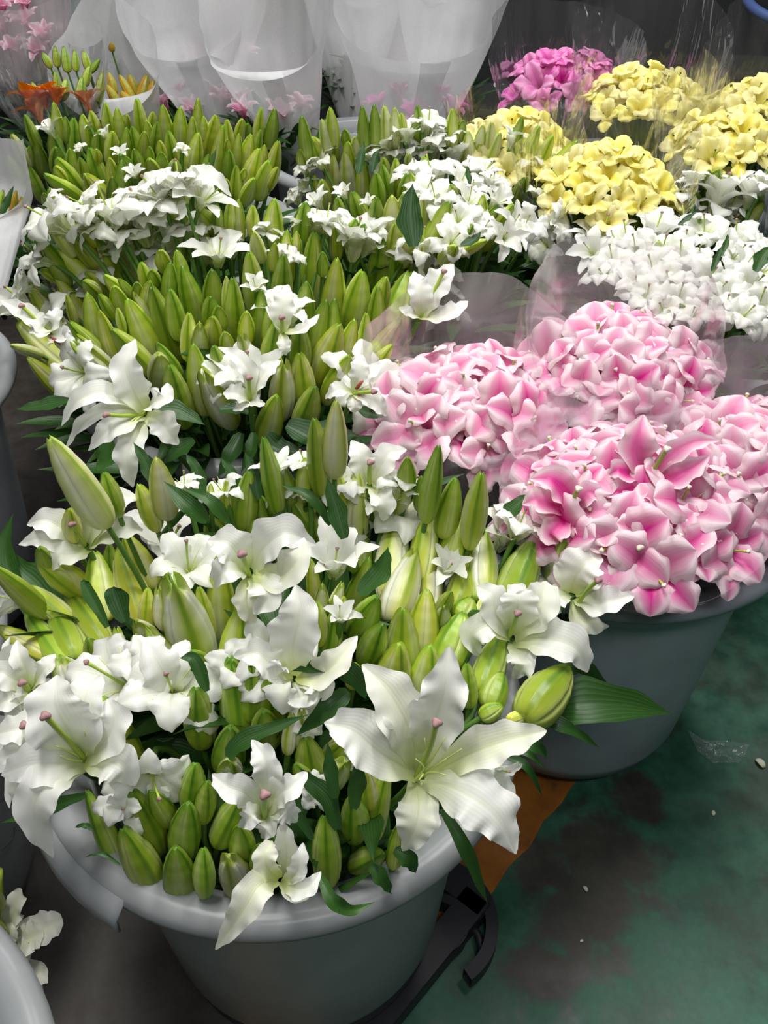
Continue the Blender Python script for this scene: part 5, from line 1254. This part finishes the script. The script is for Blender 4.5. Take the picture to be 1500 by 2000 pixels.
# grey-green and pinkish film sleeves in the top corner
GREY = film_mat('grey_film', .42, .3, .3, 6, (.62, .68, .68)); PKF = film_mat('pinkish_film', .40, .3, .3, 6, (.90, .82, .84))
psleeve('pinkish translucent sleeve in the top corner over hidden pale flowers', 45, 60, 2.30, .125, 70, 220, 2.45, m=PKF, name='film_sleeve', seed=31, rise_b=.14, rise_f=.07, corner=.02, flare=1.1)
psleeve('grey-green translucent sleeve next to the pinkish one in the top corner', 185, 60, 2.62, .10, 190, 170, 2.7, m=GREY, name='film_sleeve', seed=33, rise_b=.14, rise_f=.07, corner=.02, flare=1.1)
psleeve('darker grey translucent sleeve behind the curved-lip paper sleeve', 262, 20, 2.95, .12, 262, 120, 3.0, m=GREY, name='film_sleeve', seed=35, rise_b=.12, rise_f=.06, corner=.02, flare=1.1)
D7 = Dome(*at_depth(50, 90, 2.36)[:2], at_depth(50, 90, 2.36).z, 3)
for q, (x, y) in enumerate([(15, 70), (60, 60), (95, 85), (35, 110), (75, 115), (5, 30), (50, 20)]):
    P = at_depth(x, y, 2.34); flower(P, Vector((.1*q-.3, -.4, 1)), .065, 'half', 'pinkpale', 'w9', x, y, 'pink_lily', 'pink lily', P-Vector((0, 0, .3)), sm=None, stam=False)
foliage('lily_foliage', D7, .11, 70, 77, dz=.06, label='blurred leaves inside the pinkish sleeve in the top corner')
# orange lilies in clear film at the edge
D8 = Dome(*at_depth(110, 190, 2.14)[:2], .66, 1.5)
def pbud(x, y, bx_, by_, w_, dp, kind, name, bucket):
    T = at_depth(x, y, dp); Bp = at_depth(bx_, by_, dp+.02); ax = T-Bp; rt = empty(name, Bp); w3 = w_*dp/FPX/2
    link('bud', bud_mesh(kind, R.randrange(5)), rt, basis(ax) @ Matrix.Diagonal((w3, w3, ax.length, 1)))
    link('stem', stem_mesh(Vector((0, 0, 0)), Vector((.02, .03, -.22)), .0025, .003), rt)
    RECS.append((rt, bucket, 'bud', kind, x, y, (x-bx_, y-by_, w_, 0))); return rt
for x, y, bx_, by_, w_ in [(84, 102, 100, 134, 15), (108, 90, 113, 132, 16), (124, 90, 133, 142, 18), (147, 97, 149, 140, 15), (165, 99, 172, 138, 16), (196, 116, 176, 142, 14), (175, 128, 165, 168, 18), (200, 140, 192, 200, 18), (132, 155, 122, 196, 20), (160, 150, 156, 195, 20),
                            (62, 160, 78, 195, 14), (108, 138, 112, 178, 14)]:
    pbud(x, y, bx_, by_, w_, 2.12, 'g', 'lily_bud', 'o1')
for x, y, bx_, by_, w_ in [(212, 140, 226, 185, 17), (232, 146, 262, 195, 18), (252, 144, 268, 185, 18), (287, 145, 274, 200, 24), (208, 165, 232, 206, 18), (235, 178, 262, 212, 22), (218, 83, 219, 100, 13), (300, 155, 292, 195, 16)]:
    pbud(x, y, bx_, by_, w_, 2.24, 'r', 'orange_lily_bud', 'o2')
for x, y, s in [(68, 205, 66), (92, 200, 62), (80, 225, 60), (108, 195, 54), (175, 205, 52)]:
    P = at_depth(x, y+14, 2.12); flower(P, cam_axis(R.uniform(-.25, .25), .9, .35), s*2.12/FPX*1.0, 'half', 'orange', 'o1', x, y, 'orange_lily', 'lily', P-Vector((0, 0, .25)), sm='stigmadark', stam=False)
foliage('lily_foliage', D8, .13, 130, 90, dz=.03, label='dark leaves round the orange lilies in clear film')
psleeve('clear film sleeve round the orange lilies and green buds', 95, 175, 2.10, .125, 120, 300, 2.3, m=FILM, name='film_sleeve', seed=41, rise_b=.05, rise_f=.04, corner=.05, corners=(-1.2, .4), flare=1.15, crinkle=.01)
# the paper sleeve at the left edge, dark orange bud inside
o, t, f = psleeve('white paper sleeve cut by the picture edge, orange bud and dark leaf in its mouth', -28, 390, 1.66, .085, -40, 640, 1.56, seed=51, rise_b=.085, rise_f=-.01, corner=.05, corners=(-1.35, .6), flare=1.12, crinkle=.005)
pbud(32, 372, 24, 425, 16, 1.66, 'r', 'orange_lily_bud', 'w8'); pbud(42, 384, 40, 428, 14, 1.66, 'r', 'orange_lily_bud', 'w8')
lf = pbud(6, 370, -6, 425, 16, 1.67, 'g', 'lily_bud', 'w8')
add_leaf(lf, [(2, 425, 1.64), (15, 395, 1.64), (27, 362, 1.64)], 20)
foliage('lily_foliage', Dome(t.x, t.y, t.z-.03, 3), .07, 50, 95, dz=.03, label='dark leaves inside the paper sleeve at the picture edge')
# bamboo pole and blue hose against the dark back
p0 = at_depth(1032, 30, 3.0); 
V, F = tube([Vector((0, 0, -1.0)), Vector((.0, 0, -.2)), Vector((0, 0, -.19)), Vector((0, 0, -.18)), Vector((-.01, 0, .5))], [.02, .020, .023, .020, .019], 14)
o = link('bamboo_pole', mesh('bamboo_pole', V, F, simple('bamboo', (.50, .36, .20), .5, noise_amt=.25, scale=30))); o.location = p0
tag(o, 'pale bamboo pole standing behind the magenta lilies', 'pole')
pts = [at_depth(*q) for q in ((1440, -30, 3.0), (1462, 5, 2.9), (1485, 25, 2.85), (1530, 45, 2.8))]
V, F = tube([spline(pts, i/20) for i in range(21)], [.016]*21, 12)
tag(link('blue_hose', mesh('blue_hose', V, F, simple('blue_rubber', (.05, .10, .28), .5))), 'dark blue hose crossing the top corner above the yellow lilies', 'hose')

# gladiolus stalk over the white bucket at the bottom edge
d = 1.0
gp = at_depth(5, 1905, .98); rt = empty('white_gladiolus', gp, 'white gladiolus stalk with crumpled ruffled blooms, over the curved white rim', 'gladiolus')
def gl_floret(cx, cy, s, seed, tip):
    rr = random.Random(seed)
    fl = None
    V, F, UV = [], [], []
    c = at_depth(cx, cy, .98)-gp
    for k, (tx, ty, w_) in enumerate(tip):
        pts = [c, at_depth(lerp(cx, tx, .5), lerp(cy, ty, .5), .955)-gp, at_depth(tx, ty, .95+.01*(k % 2))-gp]
        lv, lf, lu = strip(lambda v: spline(pts, v), lambda v: (Vector((0, 0, 1))-FW).normalized(), lambda v: w_*.98/FPX/2*tab([0, .2, .6, .9, 1], [.3, .7, 1, .8, .3], v), 12, 18, .3, .006, 3.5, seed+k, .08)
        v0 = len(V); V = list(lv); me = mesh('petal', lv, lf, M['cream'], lu)
        if fl is None: fl = link('floret', me, rt)
        else: link('petal', me, fl)
gl_floret(8, 1850, 60, 5, [(40, 1735, 40), (122, 1795, 62), (85, 1820, 60), (20, 1795, 50), (60, 1870, 55)])
gl_floret(5, 1945, 60, 9, [(30, 1880, 62), (92, 1890, 60), (85, 1935, 60), (60, 1990, 66), (10, 1925, 44)])
pts = [at_depth(-6, 1700, .96)-gp, at_depth(-2, 1850, .98)-gp, at_depth(2, 2100, 1.02)-gp]
V, F = tube([spline(pts, i/16) for i in range(17)], [.006+.004*i/16 for i in range(17)], 10); link('stem', mesh('stem', V, F, M['pistil']), rt)
link('bud', bud_mesh('g', 1), rt, Matrix.Translation(at_depth(4, 1850, .965)-gp) @ basis(Vector((0, .02, 1))) @ Matrix.Diagonal((.014, .014, .07, 1)))
link('bud', bud_mesh('g', 2), rt, Matrix.Translation(at_depth(-2, 1775, .95)-gp) @ basis(Vector((0, .02, 1))) @ Matrix.Diagonal((.010, .010, .055, 1)))

# ---------------------------------------------------------------- labels: every flower and bud gets its own
def proj(o_or_p):
    P = o_or_p; dp = depth_of(P); return 750+FPX*(P-CO).dot(RT)/dp, 1000-FPX*(P-CO).dot(UP)/dp
ORD = 'first second third fourth fifth sixth seventh eighth ninth tenth eleventh twelfth thirteenth fourteenth fifteenth sixteenth seventeenth eighteenth nineteenth twentieth twenty-first twenty-second twenty-third twenty-fourth'.split()
PLACE = dict(b1='the nearest bucket', b2='the yellow-green bud mass', b3='the slim green bud bucket', b4='the bucket beside yellow lilies', b5='the whites behind pinks',
             o1='the orange lily sleeve', o2='the curved-lip paper sleeve', w8='the paper sleeve at the edge', w0='the open-mouthed paper sleeve', w1='the tall paper sleeve', w2='the widest paper sleeve', w5='the pink-tinged paper sleeve', w9='the pinkish corner sleeve',
             **{k: v.replace('the ', 'the ') for k, v in PINKN.items()}, **YN)
GROUPS = {}
for r in RECS: GROUPS.setdefault((r[1], r[2] if not r[0].name.startswith(('orange_lily_bud',)) else 'obud'), []).append(r)
BK = {'g': 'green', 'y': 'yellow-green', 'p': 'pale yellow', 'o': 'splitting cream-green', 'r': 'orange-green'}
for (bk, what), rs in GROUPS.items():
    rs.sort(key=lambda r: -r[5])
    per = max(5, math.ceil(math.sqrt(len(rs)*1.6))); per = min(per, 20)
    rows = [rs[i:i+per] for i in range(0, len(rs), per)]
    for ri, row in enumerate(rows):
        row.sort(key=lambda r: r[4])
        for ci, r in enumerate(row):
            o, _, w_, kd, px, py, inf = r
            if w_ == 'bud':
                dx = inf[0]/max(10, abs(inf[1])); lean = 'left-leaning' if dx < -.35 else 'right-leaning' if dx > .35 else 'upright'
                big = ''
                a = f'{lean} {big}{BK[kd]} lily bud'; cat = 'lily bud'
            else:
                col = o.name.split('_')[0]; col = col if col in ('white', 'pink', 'magenta', 'yellow', 'orange') else 'white'
                st = {'open': 'open', 'half': 'half-open', 'ruff': 'ruffled', 'cup': 'cup-shaped'}[kd]
                a = f'{st} {col} lily'; cat = {'pink': 'pink lily', 'magenta': 'magenta lily', 'yellow': 'yellow lily', 'orange': 'orange lily'}.get(col, 'lily')
            rw = '' if len(rows) == 1 else f'row {ORD[ri]} up, '
            rw = f'{ORD[ri]} row up' if len(rows) > 1 else 'the only row'
            lb = f'{a}, {ORD[ci]} from left, {rw}, {PLACE[bk]}'
            if len(lb.split()) > 16: lb = lb.replace('lily bud', 'bud')
            if len(lb.split()) > 16: lb = lb.replace('row up', 'row')
            if len(lb.split()) > 16: lb = lb.replace(' from left', '')
            if 'label' not in o: o['label'] = lb
            o['category'] = cat
            nm = {'bud': 'lily buds in ', 'obud': 'orange lily buds in ', 'flower': ('white lilies' if bk[0] == 'b' else 'lilies')+' in '}[what]
            if len(rs) > 1: o['group'] = nm+PLACE[bk]
